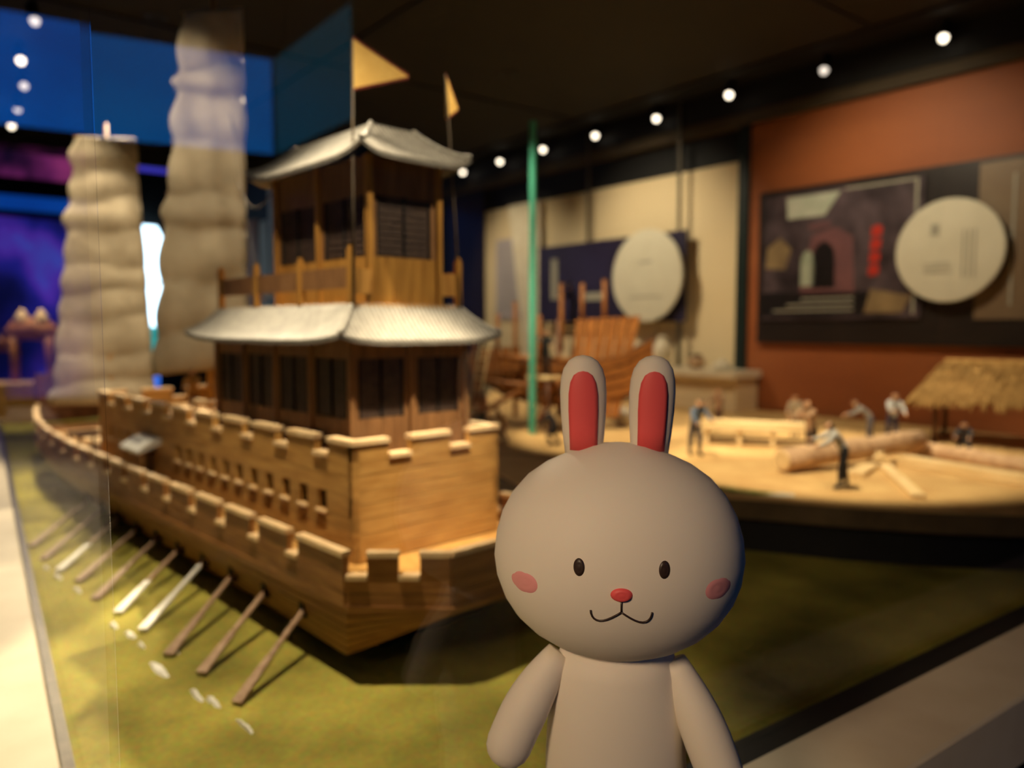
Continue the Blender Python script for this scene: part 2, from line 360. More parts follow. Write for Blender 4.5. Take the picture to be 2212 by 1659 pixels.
# ------------------------------------------------------------------ display case
case = empty('display_case', cs(0, 0, 0), CANG)
tag(case, 'glass display case with cream ledge around the model ship', 'display case', kind='structure')
LF, LS = 3.5, 5.6
def cbox(name, a0, a1, b0, b1, z0, z1, m, parent=case, bev=0): return box(name, ((a0+a1)/2, (b0+b1)/2, (z0+z1)/2), (a1-a0, b1-b0, z1-z0), m, parent, bev=bev)
cbox('base_board', 0.0, LF, 0.0, LS, TURF-0.06, TURF, M['turf'])
cbox('plinth', -0.24, LF, -0.12, LS, 0.0, TURF-0.06, M['black'])
cbox('ledge', -0.012, LF, -0.160, -0.034, TURF-0.06, LEDGE, M['ledge'], bev=0.004)
cbox('ledge', -0.30, -0.012, -0.160, LS, TURF-0.06, LEDGE, M['ledge'], bev=0.004)
cbox('channel', -0.012, LF, -0.034, 0.012, TURF-0.06, LEDGE-0.006, M['black'])
cbox('channel', -0.012, 0.002, 0.012, LS, TURF-0.06, LEDGE+0.002, M['metal'])
cbox('glass_pane', 0.0, LF, -0.003, 0.003, LEDGE-0.006, LID, M['glass'])
cbox('glass_pane', -0.006, 0.000, 0.004, LS, LEDGE-0.006, LID, M['glassl'])
# green edge of an inner pane by the second boat
pg = atz(1150, 938, 1.05); pgt = at(1150, 262, pg.y)
pane = empty('inner_pane', (pg.x, pg.y, 1.051), WANG); tag(pane, 'narrow upright glass pane with green edge before the wooden junk', 'glass pane')
box('pane_edge', (0, 0, (pgt.z-pg.z)/2), (0.030, 0.012, pgt.z-pg.z), M['glassedge'], pane)

# ------------------------------------------------------------------ spotlights
def lamp(p, aim, power, label, group, cone=60, blend=0.6, m='bulb', color=WARM, size=0.02):
    p = Vector(p); t = empty('ceiling_spotlight', (p.x, p.y, p.z)); tag(t, label, 'spotlight', group)
    top = LID - p.z if p.z < LID else 0.1
    d = (Vector(aim)-p).normalized(); q = d.to_track_quat('-Z', 'Y')
    h = lathe('housing', [(0.006, 0.075), (0.022, 0.07), (0.026, 0.03), (0.027, 0.006)], M['housing'], t, 14); h.rotation_euler = q.to_euler()
    b = lathe('bulb', [(0.004, -0.019), (0.014, -0.014), (0.019, 0.0), (0.018, 0.006)], M[m], t, 14); b.rotation_euler = q.to_euler()
    tube('stem', [(0, 0, 0.05), (0, 0, max(0.08, top-0.001))], 0.006, M['housing'], t, 6)
    L = bpy.data.lights.new('spot', 'SPOT'); L.energy = power; L.color = color; L.spot_size = math.radians(cone); L.spot_blend = blend; L.shadow_soft_size = size
    lo = link('spot_beam', L, t, tuple(d*0.03), q.to_euler())
    return t
ORD = ['nearest', 'second', 'third', 'fourth', 'fifth', 'sixth', 'seventh', 'farthest']
RL = [(2038, 82), (1780, 152), (1575, 205), (1418, 256), (1286, 293), (1173, 323), (1080, 349), (1000, 372)]
for i, (px, py) in enumerate(RL):
    p = atz(px, py, CZ+1.215)
    q = p - Nw*(0.70) - Wd*0.1; q.z = 1.05
    lamp(p, q, P_RIGHT*(1.25 if i < 3 else 1.0), '%s of the eight small ceiling spotlights above the right wall' % ORD[i], 'spotlight row above the right wall', 36, 0.7, 'bulbdim' if i == 1 else 'bulb')
LL = [(75, 45), (45, 131), (52, 186), (38, 236), (25, 272)]
lp = [atz(px, py, CZ+1.215) for px, py in LL]
LN = ['topmost', 'second from the top', 'middle', 'second from the bottom', 'brightest and lowest']
U = Vector((-0.691, 0.723, 0)); V = Vector((0.723, 0.691, 0)); P0 = Vector((-0.3003, 1.42, TURF))
def S(v, u, z): return P0 + V*v + U*u + Vector((0, 0, z))
for i, p in enumerate(lp):
    aim = S(0.1, 1.9 - 0.15*i, 0.2) if i < 3 else (-3.02, 4.85, 1.3)
    lamp(p, aim, P_LEFT*(0.8 if i < 3 else 0.5), 'one of five ceiling spotlights at the upper left edge, %s' % LN[i], 'spotlight row at the upper left', 50, 0.8, 'bulb' if i in (1, 4) else 'bulbdim')
dl = (lp[0]-lp[3])/3; dl.z = 0
NEAR = [(S(0.10, 1.85, 0.15), 0.5, 50, 'fifth'), (S(0.139, 1.97, 0.75), 0.4, 40, 'fourth'), (S(0.139, 1.97, 0.80), 0.7, 34, 'third'), (S(0.139, 1.03, 1.0), 0.65, 44, 'second'), (S(-0.26, 0.16, 0.10), 1.6, 57, 'first')]
for i, (aim, f, cone, nth) in enumerate(NEAR):
    lamp(lp[0] + dl*(i+1), aim, P_LEFT*f, 'ceiling spotlight over the left glass, %s from the case corner' % nth, 'spotlight row at the upper left', cone, 0.8)
# two lamps over the front pane that light the stern and the tower
lamp(cs(0.62, 0.10, LID-0.09), S(0.139, -0.06, 0.34), P_FRONT, 'ceiling spotlight over the front glass aimed at the stern', 'spotlights over the front glass', 17, 0.7)
lamp(cs(0.95, 0.10, LID-0.09), S(0.2, 0.1, 0.78), P_FRONT*0.27, 'ceiling spotlight over the front glass aimed at the tower', 'spotlights over the front glass', 34, 0.8)
# recessed downlights in the case ceiling, their beams leaning towards the stern
def downlight(p, aim, power, label, cone, blend=0.7):
    p = Vector(p); t = empty('recessed_downlight', p); tag(t, label, 'downlight', 'recessed downlights in the case ceiling')
    V_ = []; Fs = []; n_ = 20
    for r, z in ((0.045, 0.0), (0.045, -0.004), (0.034, -0.004), (0.034, 0.0)):
        V_ += [(r*math.cos(2*PI*k/n_), r*math.sin(2*PI*k/n_), z) for k in range(n_)]
    for j in range(4):
        for k in range(n_): Fs.append((j*n_+k, j*n_+(k+1) % n_, ((j+1) % 4)*n_+(k+1) % n_, ((j+1) % 4)*n_+k))
    mesh('trim_ring', V_, Fs, M['housing'], t, True)
    L = bpy.data.lights.new('spot', 'SPOT'); L.energy = power; L.color = WARM; L.spot_size = math.radians(cone); L.spot_blend = blend; L.shadow_soft_size = 0.02
    d = (Vector(aim)-p).normalized(); link('spot_beam', L, t, (0, 0, -0.012), d.to_track_quat('-Z', 'Y').to_euler())
def Sc(v, u): q = S(v, u, 0); return (q.x, q.y, LID-0.001)
downlight(Sc(0.75, 1.45), S(-0.36, -0.06, 0.0), P_KEY, 'recessed downlight in the ceiling behind the tower', 40)
downlight(Sc(0.45, 2.2), S(0.0, 1.2, 0.2), P_KEY*0.6, 'recessed downlight in the ceiling behind the main sail', 46)
def Wc(x, off): q = WP + R_*x - Nw*off; return (q.x, q.y, LID-0.001)
def Wa(x, z, off=0.0): q = WP + R_*x - Nw*off; return Vector((q.x, q.y, z))
downlight(Wc(1.15, 2.30), Wa(1.15, 1.05, 1.28), P_WALL*3.6, 'recessed downlight in the ceiling over the carpenters', 36, 0.45)
downlight(Wc(0.35, 2.30), Wa(0.35, 1.05, 1.28), P_WALL*2.4, 'recessed downlight in the ceiling over the plank bench', 36, 0.45)
downlight(Wc(1.30, 1.55), Wa(1.46, 1.22, 0.60), P_WALL*1.5, 'recessed downlight in the ceiling facing the thatched hut', 30, 0.7)
downlight(Wc(0.05, 2.15), Wa(0.0, 1.28, 1.35), P_WALL*1.1, 'added fill downlight in the ceiling facing the junk', 34, 0.7)  # unseen lamp, added to brighten the junk from the front
downlight(Wc(0.75, 1.15), Wa(0.75, 1.75), P_WALL, 'added fill downlight in the ceiling facing the orange wall', 84, 0.9)  # unseen lamp, added to lift the upper orange wall
downlight(Wc(-0.75, 1.15), Wa(-0.75, 1.75), P_WALL*1.2, 'added fill downlight in the ceiling facing the navy board', 76, 0.9)  # unseen lamp, added to brighten the cream wall and its board
downlight(Wc(-2.2, 1.1), Wa(-2.0, 1.6), P_WALL*0.8, 'added fill downlight in the ceiling facing the far end of the cream wall', 70, 0.9)  # another added lamp, brightens the wall's far end
# hall lamps behind the visitor
lamp((-1.35, -1.5, 2.7), (0.10, 0.73, 1.25), P_ROOM, 'hall spotlight on the ceiling behind the visitor', None, 18, 0.8, size=0.28, color=(1.0, 0.72, 0.45))

# ------------------------------------------------------------------ the model ship (local x = v to starboard, y = u to the bow, z up)
ship = empty('model_ship', P0, math.atan2(V.y, V.x))
tag(ship, 'large wooden model castle ship with two-tier pavilion and canvas sails', 'model ship')
VC = 0.139                                            # centre line
# plan of the hull: (v offset from centre on the port side, u, top z, bottom z, bottom inset)
plan = [(-0.123, -0.271, 0.222, 0.118, 0.010), (-0.248, -0.152, 0.222, 0.035, 0.045), (-0.248, 0.35, 0.222, 0.018, 0.060), (-0.248, 0.9, 0.222, 0.018, 0.060),
        (-0.248, 1.5, 0.224, 0.018, 0.065), (-0.236, 1.85, 0.230, 0.022, 0.075), (-0.205, 2.15, 0.242, 0.04, 0.085), (-0.165, 2.35, 0.256, 0.07, 0.08), (-0.135, 2.46, 0.268, 0.10, 0.07)]
ring = [(VC+a, u, zt, zb, ins) for a, u, zt, zb, ins in plan] + [(VC-a, u, zt, zb, ins) for a, u, zt, zb, ins in reversed(plan)]
def hull_pt(p, f):
    """f = 0 at the knuckle under the bulwark, 1 at the bottom"""
    v, u, zt, zb, ins = p; zk = zt - 0.087
    s = max(f, 0.0)**1.6*ins; dv = (VC-v); du = (1.0-u) if u < 0 else ((1.3-u) if u > 2.0 else 0)
    k = math.hypot(dv, du*0.4) or 1
    return Vector((v + dv/k*s, u + du*0.4/k*s, zk + (zb-zk)*f))
NS = 6
hull_core_v = []; n = len(ring)
for f in (0.0, 0.5, 1.0):
    for p in ring:
        q = hull_pt(p, f); c = Vector((VC, 1.1, q.z)); q2 = q + (Vector((VC, q.y, q.z))-q).normalized()*0.006; hull_core_v.append(q2)
fs = []
for r in range(2):
    for i in range(n): fs.append((r*n+i, (r+1)*n+i, (r+1)*n+(i+1) % n, r*n+(i+1) % n))
fs.append(tuple(range(n))); fs.append(tuple(range(2*n, 3*n))[::-1])
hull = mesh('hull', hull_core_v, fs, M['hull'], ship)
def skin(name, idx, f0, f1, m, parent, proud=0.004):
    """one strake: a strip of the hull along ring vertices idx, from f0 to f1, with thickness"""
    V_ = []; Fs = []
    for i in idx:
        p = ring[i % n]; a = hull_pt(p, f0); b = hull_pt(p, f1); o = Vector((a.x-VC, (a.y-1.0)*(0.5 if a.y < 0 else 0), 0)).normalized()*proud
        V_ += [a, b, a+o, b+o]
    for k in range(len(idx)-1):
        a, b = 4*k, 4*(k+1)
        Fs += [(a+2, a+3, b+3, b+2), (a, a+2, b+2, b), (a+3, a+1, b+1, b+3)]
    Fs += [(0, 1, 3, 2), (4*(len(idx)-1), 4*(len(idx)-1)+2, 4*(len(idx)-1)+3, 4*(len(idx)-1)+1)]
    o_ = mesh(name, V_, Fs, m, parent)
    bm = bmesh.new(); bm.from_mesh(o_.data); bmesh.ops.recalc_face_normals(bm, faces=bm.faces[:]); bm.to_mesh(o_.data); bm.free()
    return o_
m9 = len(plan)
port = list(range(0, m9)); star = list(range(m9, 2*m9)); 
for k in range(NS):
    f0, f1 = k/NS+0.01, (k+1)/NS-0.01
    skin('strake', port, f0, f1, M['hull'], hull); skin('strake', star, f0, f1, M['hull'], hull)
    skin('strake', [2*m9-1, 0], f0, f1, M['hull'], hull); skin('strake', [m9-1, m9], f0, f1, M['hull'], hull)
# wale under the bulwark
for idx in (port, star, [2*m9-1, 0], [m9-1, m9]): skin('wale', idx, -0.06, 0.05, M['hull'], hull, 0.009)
# black block added under the hull to darken the shaded gap
mesh('shade_block', [(VC-0.12, -0.06, 0.001), (VC+0.12, -0.06, 0.001), (VC+0.12, 2.1, 0.001), (VC-0.12, 2.1, 0.001), (VC-0.16, -0.12, 0.05), (VC+0.16, -0.12, 0.05), (VC+0.16, 2.2, 0.05), (VC-0.16, 2.2, 0.05)],
     [(0, 3, 2, 1), (4, 5, 6, 7), (0, 1, 5, 4), (1, 2, 6, 5), (2, 3, 7, 6), (3, 0, 4, 7)], M['black'], ship)
# main deck
dv = [(p[0]+(0.008 if p[0] < VC else -0.008), p[1]+(0.006 if p[1] < 0 else 0), 0.168) for p in ring]
deck = mesh('deck', dv + [(a, b, 0.156) for a, b, _ in dv], [tuple(range(n))[::-1], tuple(range(n, 2*n))] + [(i, (i+1) % n, n+(i+1) % n, n+i) for i in range(n)], M['gold'], ship)
for k in range(5):
    a = -0.205 + k*0.03                               # deck planks on the port gangway
    box('plank', (-0.095 + k*0.0135, 0.95, 0.1695), (0.0115, 2.1, 0.003), M['gold'], deck)
box('plank', (VC, 2.0, 0.1695), (0.16, 0.6, 0.003), M['cap'], deck)  # pale board paints the lit patch of the foredeck

# bulwark walls with merlons, pale caps and crenel sills
bul = None
def rail_line(pts, zw0, zsill, ztop, gaps, gw, thick, name, parent, m, planks=2, phase=0.0):
    """crenellated wall along a straight segment a->b; gaps = distances of gap centres from a"""
    a, b = Vector((*pts[0], 0)), Vector((*pts[1], 0)); d = b-a; L = d.length; t = d.normalized(); ang = math.atan2(t.y, t.x)
    dz0 = pts[2] if len(pts) > 2 else 0; dz1 = pts[3] if len(pts) > 3 else 0
    def zz(s): return dz0+(dz1-dz0)*s/L
    tilt = -math.atan2(dz1-dz0, L)
    hz = (zsill-zw0)/planks
    for k in range(planks):
        c = a + t*(L/2); box('plank', (c.x, c.y, zw0+hz*(k+0.5)+zz(L/2)), (L, thick, hz-0.0012), m, parent, rot=(0, tilt, ang))
    cuts = [0.0]
    for g in gaps: cuts += [max(0, g-gw/2), min(L, g+gw/2)]
    cuts.append(L)
    for i in range(0, len(cuts)-1, 2):
        s0, s1 = cuts[i], cuts[i+1]
        if s1-s0 < 0.004: continue
        c = a + t*((s0+s1)/2); zo = zz((s0+s1)/2)
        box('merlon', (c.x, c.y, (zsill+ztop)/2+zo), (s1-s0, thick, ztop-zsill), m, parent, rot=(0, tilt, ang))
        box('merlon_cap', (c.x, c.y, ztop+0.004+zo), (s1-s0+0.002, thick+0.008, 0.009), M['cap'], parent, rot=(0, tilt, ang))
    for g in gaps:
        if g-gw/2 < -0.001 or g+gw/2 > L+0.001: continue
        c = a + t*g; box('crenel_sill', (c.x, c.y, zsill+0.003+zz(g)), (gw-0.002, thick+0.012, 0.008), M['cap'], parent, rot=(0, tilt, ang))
vp = VC-0.248
bulp = box('bulwark', (vp+0.004, 0.67, 0.150), (0.006, 1.64, 0.026), M['hull'], ship); bulp.location = (0, 0, 0)
bulp.data = mesh_data('bulwark', [(vp+0.003, -0.15, 0.137), (vp+0.009, -0.15, 0.137), (vp+0.009, 1.5, 0.137), (vp+0.003, 1.5, 0.137), (vp+0.003, -0.15, 0.16), (vp+0.009, -0.15, 0.16), (vp+0.009, 1.5, 0.16), (vp+0.003, 1.5, 0.16)], [(0, 3, 2, 1), (4, 5, 6, 7), (0, 1, 5, 4), (1, 2, 6, 5), (2, 3, 7, 6), (3, 0, 4, 7)], M['hull'])
gl = [0.0218+0.155*k for k in range(-1, 10)]
for side in (-1, 1):
    x = VC + side*0.248
    rail_line(((x, -0.152), (x, 1.5)), 0.135, 0.185, 0.222, [g+0.152 for g in gl if g > -0.1], 0.040, 0.010, 'bulwark', bulp, M['hull'])
    # bow part, rising
    pts = [(VC+side*abs(a), u, zt-0.222) for a, u, zt, _, _ in plan[4:]]
    for i in range(len(pts)-1):
        a, b = pts[i], pts[i+1]; L = math.hypot(a[0]-b[0], a[1]-b[1])
        ng = max(1, round(L/0.155)); gg = [L*(k+0.5)/ng for k in range(ng)]
        rail_line(((a[0], a[1]), (b[0], b[1]), a[2], b[2]), 0.135, 0.185, 0.222, gg, 0.040, 0.010, 'bulwark', bulp, M['hull'])
    a = (VC+side*0.248, -0.152); b = (VC+side*0.123, -0.271); L = math.hypot(a[0]-b[0], a[1]-b[1])
    rail_line((a, b), 0.135, 0.185, 0.222, [0.018, 0.105], 0.036, 0.010, 'bulwark', bulp, M['hull'])
rail_line(((VC-0.123, -0.271), (VC+0.123, -0.271)), 0.135, 0.185, 0.222, [0.12], 0.036, 0.010, 'bulwark', bulp, M['hull'])
# raised bow board with dark inner face
bow = box('bow_board', (VC, 2.47, 0.30), (0.28, 0.02, 0.20), M['timberd'], ship)
for k in range(5): box('plank', (0, -0.012, -0.08+0.04*k), (0.278, 0.004, 0.037), M['timberd'], bow)

# castle
CV0, CV1, CU0, CU1, CB, CS_, CT = -0.038, 0.316, -0.061, 1.44, 0.170, 0.358, 0.387
castle = mesh('castle', [(CV0+0.02, CU0+0.02, CB), (CV1-0.02, CU0+0.02, CB), (CV1-0.02, CU1-0.02, CB), (CV0+0.02, CU1-0.02, CB), (CV0+0.02, CU0+0.02, 0.335), (CV1-0.02, CU0+0.02, 0.335), (CV1-0.02, CU1-0.02, 0.335), (CV0+0.02, CU1-0.02, 0.335)],
              [(0, 3, 2, 1), (4, 5, 6, 7), (0, 1, 5, 4), (1, 2, 6, 5), (2, 3, 7, 6), (3, 0, 4, 7)], M['void'], ship)
box('castle_deck', (VC, (CU0+CU1)/2, 0.338), (CV1-CV0-0.03, CU1-CU0-0.03, 0.006), M['gold'], ship)
TH = 0.014
lo = [0.0466+0.0725*k for k in range(11)] + [1.16, 1.24, 1.32]
DOOR = 0.965
for side in (-1, 1):
    x = CV0+TH/2 if side < 0 else CV1-TH/2
    # courses under and over the loophole band
    zs = [CB, 0.199, 0.228, 0.255]
    segs = [(CU0, CU1)] if side > 0 else [(CU0, DOOR-0.024), (DOOR+0.024, CU1)]
    for a, b in segs:
        for k in range(3): box('plank', (x, (a+b)/2, (zs[k]+zs[k+1])/2), (TH, b-a, zs[k+1]-zs[k]-0.001), M['gold'], castle)
        holes = [g for g in lo if a < g < b]; cut = [a]
        for g in holes: cut += [g-0.017, g+0.017]
        cut.append(b)
        for i in range(0, len(cut), 2): box('plank', (x, (cut[i]+cut[i+1])/2, 0.274), (TH, cut[i+1]-cut[i], 0.037), M['gold'], castle)
        if side < 0:
            for g in holes: box('loophole_sill', (x-0.010, g, 0.2525), (0.008, 0.036, 0.005), M['cap'], castle)
    for z0, z1 in ((0.293, 0.325), (0.325, CS_)): box('plank', (x, (CU0+CU1)/2, (z0+z1)/2), (TH, CU1-CU0, z1-z0-0.001), M['gold'], castle)
    gg = [0.047+0.158*k-CU0 for k in range(9)]
    cuts = [0]; L = CU1-CU0
    for g in gg: cuts += [g-0.026, g+0.026]
    cuts.append(L)
    for i in range(0, len(cuts), 2):
        c = CU0+(cuts[i]+cuts[i+1])/2; l = cuts[i+1]-cuts[i]
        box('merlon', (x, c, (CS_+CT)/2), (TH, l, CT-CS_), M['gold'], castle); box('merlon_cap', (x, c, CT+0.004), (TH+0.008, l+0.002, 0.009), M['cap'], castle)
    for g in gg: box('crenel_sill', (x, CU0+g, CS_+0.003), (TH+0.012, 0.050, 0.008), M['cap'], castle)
for y, seg in ((CU0+TH/2, 0), (CU1-TH/2, 1)):
    rows = [CB, 0.196, 0.223, 0.250, 0.277, 0.304, 0.331, CS_]
    for k in range(7): box('plank', (VC, y, (rows[k]+rows[k+1])/2), (CV1-CV0-2*TH if False else CV1-CV0, TH, rows[k+1]-rows[k]-0.001), M['gold'], castle)
    cuts = [CV0, 0.0662-0.026, 0.0662+0.026, 0.2118-0.026, 0.2118+0.026, CV1]
    for i in (0, 2, 4):
        c = (cuts[i]+cuts[i+1])/2; l = cuts[i+1]-cuts[i]
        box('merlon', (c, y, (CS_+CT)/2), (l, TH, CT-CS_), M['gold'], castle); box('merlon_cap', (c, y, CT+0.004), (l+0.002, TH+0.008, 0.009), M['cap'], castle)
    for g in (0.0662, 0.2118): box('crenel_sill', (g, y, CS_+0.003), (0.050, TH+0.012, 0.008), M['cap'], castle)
# doorway with pale canopy on the port side
dr = box('doorway', (CV0+0.008, DOOR, 0.211), (0.016, 0.048, 0.082), M['void'], ship)
for s in (-1, 1): box('jamb', (-0.010, s*0.026, 0), (0.012, 0.006, 0.084), M['post'], dr)
cp = prism('canopy', [(-0.06, 0.262), (0.005, 0.285), (0.005, 0.300), (-0.03, 0.292), (-0.062, 0.270)][::-1], DOOR-0.075, DOOR+0.075, M['white'], ship)
cp.data.transform(Matrix(((1, 0, 0, CV0), (0, 0, 1, 0), (0, 1, 0, 0), (0, 0, 0, 1))))
for s in (-1, 1): tube('canopy_post', [(CV0-0.05, DOOR+s*0.065, 0.168), (CV0-0.05, DOOR+s*0.065, 0.268)], 0.003, M['post'], ship, 6)

# pavilions -----------------------------------------------------------
def roof(name, er, tr, ze, zt, up, parent, rib=0.0105):
    """hipped roof with lifted corners: er / tr = (v0, v1, u0, u1) of eave and top rectangles"""
    def edge(r, k):
        v0, v1, u0, u1 = r; P = [Vector((v0, u0, 0)), Vector((v1, u0, 0)), Vector((v1, u1, 0)), Vector((v0, u1, 0))]; return P[k], P[(k+1) % 4]
    V_ = []; Fs = []; NS_, NT_ = 24, 6; ribsV = []; ribsF = []
    def surf(k, s, t):
        a, b = edge(er, k); c, d = edge(tr, k); p = (a.lerp(b, s)).lerp(c.lerp(d, s), t)
        p.z = ze + (zt-ze)*t**1.25 + up*abs(2*s-1)**5*(1-t)**2; return p
    for k in range(4):
        for lay in (0, -0.007):
            o = len(V_)
            for j in range(NT_+1):
                for i in range(NS_+1): V_.append(surf(k, i/NS_, j/NT_)+Vector((0, 0, lay)))
            for j in range(NT_):
                for i in range(NS_):
                    q = (o+j*(NS_+1)+i, o+j*(NS_+1)+i+1, o+(j+1)*(NS_+1)+i+1, o+(j+1)*(NS_+1)+i); Fs.append(q if lay == 0 else q[::-1])
        o = len(V_) - 2*(NS_+1)*(NT_+1); o2 = len(V_) - (NS_+1)*(NT_+1)
        for i in range(NS_): Fs.append((o2+i, o2+i+1, o+i+1, o+i))
        a, b = edge(er, k); c, d = edge(tr, k); L = (b-a).length; t = (b-a).normalized(); i0 = (c-a).dot(t); i1 = (b-d).dot(t)
        nr = int(L/rib)
        for j in range(nr):
            x = (j+0.5)*L/nr; tm = min(1.0, x/max(i0, 1e-6), (L-x)/max(i1, 1e-6)); pts = []
            for q in range(5):
                tt = tm*q/4; x0 = i0*tt; x1 = L-i1*tt; s = (x-x0)/(x1-x0) if x1 > x0+1e-6 else 0.5
                pts.append(surf(k, min(1, max(0, s)), tt)+Vector((0, 0, 0.0012)))
            vv, ff = tube_vf(pts, 0.0032, 4); ob = len(ribsV); ribsV += vv; ribsF += [tuple(ob+q for q in f) for f in ff]
    o = len(V_); v0, v1, u0, u1 = tr; V_ += [(v0, u0, zt), (v1, u0, zt), (v1, u1, zt), (v0, u1, zt)]; Fs.append((o, o+1, o+2, o+3))
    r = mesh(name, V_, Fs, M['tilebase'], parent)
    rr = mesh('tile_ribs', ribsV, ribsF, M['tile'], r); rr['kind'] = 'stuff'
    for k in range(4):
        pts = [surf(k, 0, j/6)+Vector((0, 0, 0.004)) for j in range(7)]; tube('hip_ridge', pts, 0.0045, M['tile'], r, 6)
    return r
def lattice(parent, c, wdt, hgt, along, m='dark', cells=2):
    """shutter window: dark recessed panel with thin upright bars"""
    sx, sy = (wdt, 0.006) if along == 'v' else (0.006, wdt)
    wn = box('window', c, (sx, sy, hgt), M[m], parent)
    out = -0.005
    for i in range(cells+1):
        o = -wdt/2 + wdt*i/cells
        box('window_bar', (o, out, 0) if along == 'v' else (out, o, 0), (0.004, 0.004, hgt) if along == 'v' else (0.004, 0.004, hgt), M['void'], wn)
    for i in range(9):
        z = -hgt/2 + hgt*(i+0.5)/9
        box('slat', (0, out+0.002, z) if along == 'v' else (out+0.002, 0, z), (wdt-0.004, 0.003, 0.003) if along == 'v' else (0.003, wdt-0.004, 0.003), M['dark'], wn)
    return wn
def pavilion(name, v0, v1, u0, u1, z0, z1, zw0, zw1, pb, sb, m, pm, pw=0.011):
    core = mesh(name, [(v0+0.012, u0+0.012, z0), (v1-0.012, u0+0.012, z0), (v1-0.012, u1-0.012, z0), (v0+0.012, u1-0.012, z0), (v0+0.012, u0+0.012, z1), (v1-0.012, u0+0.012, z1), (v1-0.012, u1-0.012, z1), (v0+0.012, u1-0.012, z1)],
                [(0, 3, 2, 1), (4, 5, 6, 7), (0, 1, 5, 4), (1, 2, 6, 5), (2, 3, 7, 6), (3, 0, 4, 7)], M['void'], ship)
    for along, fixed, a, b, nb in (('u', v0, u0, u1, pb), ('u', v1, u0, u1, pb), ('v', u0, v0, v1, sb), ('v', u1, v0, v1, sb)):
        st = (b-a)/nb; first = fixed in (v0, u0); ins = 0.005*(1 if first else -1)
        for i in range(nb+1):
            if along == 'v' and i in (0, nb): continue
            p = a+st*i; c = (fixed, p, (z0+z1)/2) if along == 'u' else (p, fixed, (z0+z1)/2)
            box('post', c, (pw, pw, z1-z0), pm, core)
        for i in range(nb):
            mid = a+st*(i+0.5); wdt = st-pw; fx = fixed+ins
            def bx(nm, z_0, z_1, w_, mm, off=0.0):
                c = (fx, mid+off, (z_0+z_1)/2) if along == 'u' else (mid+off, fx, (z_0+z_1)/2)
                return box(nm, c, (0.006, w_, z_1-z_0) if along == 'u' else (w_, 0.006, z_1-z_0), mm, core)
            npl = max(2, round(wdt/0.03))
            for q in range(npl): bx('wainscot_board', z0, zw0, wdt/npl-0.0008, pm if m == 'goldv' else M[m], -wdt/2+wdt*(q+0.5)/npl)
            bx('frieze_board', zw1, z1, wdt, M['brown'])
            ww = wdt-0.030
            for s in (-1, 1): bx('window_jamb', zw0, zw1, 0.015, M['brown'] if m != 'goldv' else M['brown'], s*(wdt/2-0.0075))
            c = (fx+ins*0.6, mid, (zw0+zw1)/2) if along == 'u' else (mid, fx+ins*0.6, (zw0+zw1)/2)
            if first: lattice(core, c, ww, zw1-zw0, along, cells=2)
    return core
low = pavilion('pavilion', 0.0, 0.278, 0.0, 0.60, 0.341, 0.580, 0.424, 0.538, 4, 2, 'brown', M['brown'])
roof('roof', (-0.055, 0.333, -0.055, 0.655), (0.012, 0.266, 0.012, 0.588), 0.572, 0.642, 0.014, ship)
box('balcony_floor', (VC, 0.30, 0.638), (0.26, 0.585, 0.01), M['gold'], ship)
upp = pavilion('upper_pavilion', 0.055, 0.222, 0.016, 0.389, 0.643, 0.925, 0.735, 0.852, 2, 1, 'goldv', M['post'], 0.012)
roof('roof', (0.008, 0.269, -0.033, 0.438), (0.088, 0.189, 0.056, 0.349), 0.918, 0.992, 0.022, ship)
# balcony: posts and boards
def post(v, u, h, m='post'): 
    p = box('balcony_post', (v, u, 0.643+h/2), (0.012, 0.012, h), M[m], ship); 
    box('post_top', (0, 0, h/2+0.004), (0.008, 0.008, 0.008), M[m], p); return p
a0, a1, b0, b1 = 0.010, 0.268, 0.010, 0.590
for v, u, h in ((a0, b0, 0.100), (a1, b0, 0.092), (a0, b1, 0.090), (a1, b1, 0.09)): post(v, u, h)
for u in (0.20, 0.40): post(a0, u, 0.088); post(a1, u, 0.088)
us = [b0, 0.20, 0.40, b1]
for x in (a0, a1):
    for i in range(3): 
        box('balcony_board', (x, (us[i]+us[i+1])/2, 0.692), (0.005, us[i+1]-us[i]-0.013, 0.040), M['brown'] if x == a0 else M['gold'], ship)
for k, (x0, x1) in enumerate(((0.018, 0.055), (0.222, 0.260))):
    box('balcony_board', ((x0+x1)/2, b0, 0.685), (x1-x0, 0.005, 0.046), M['goldv'], ship)
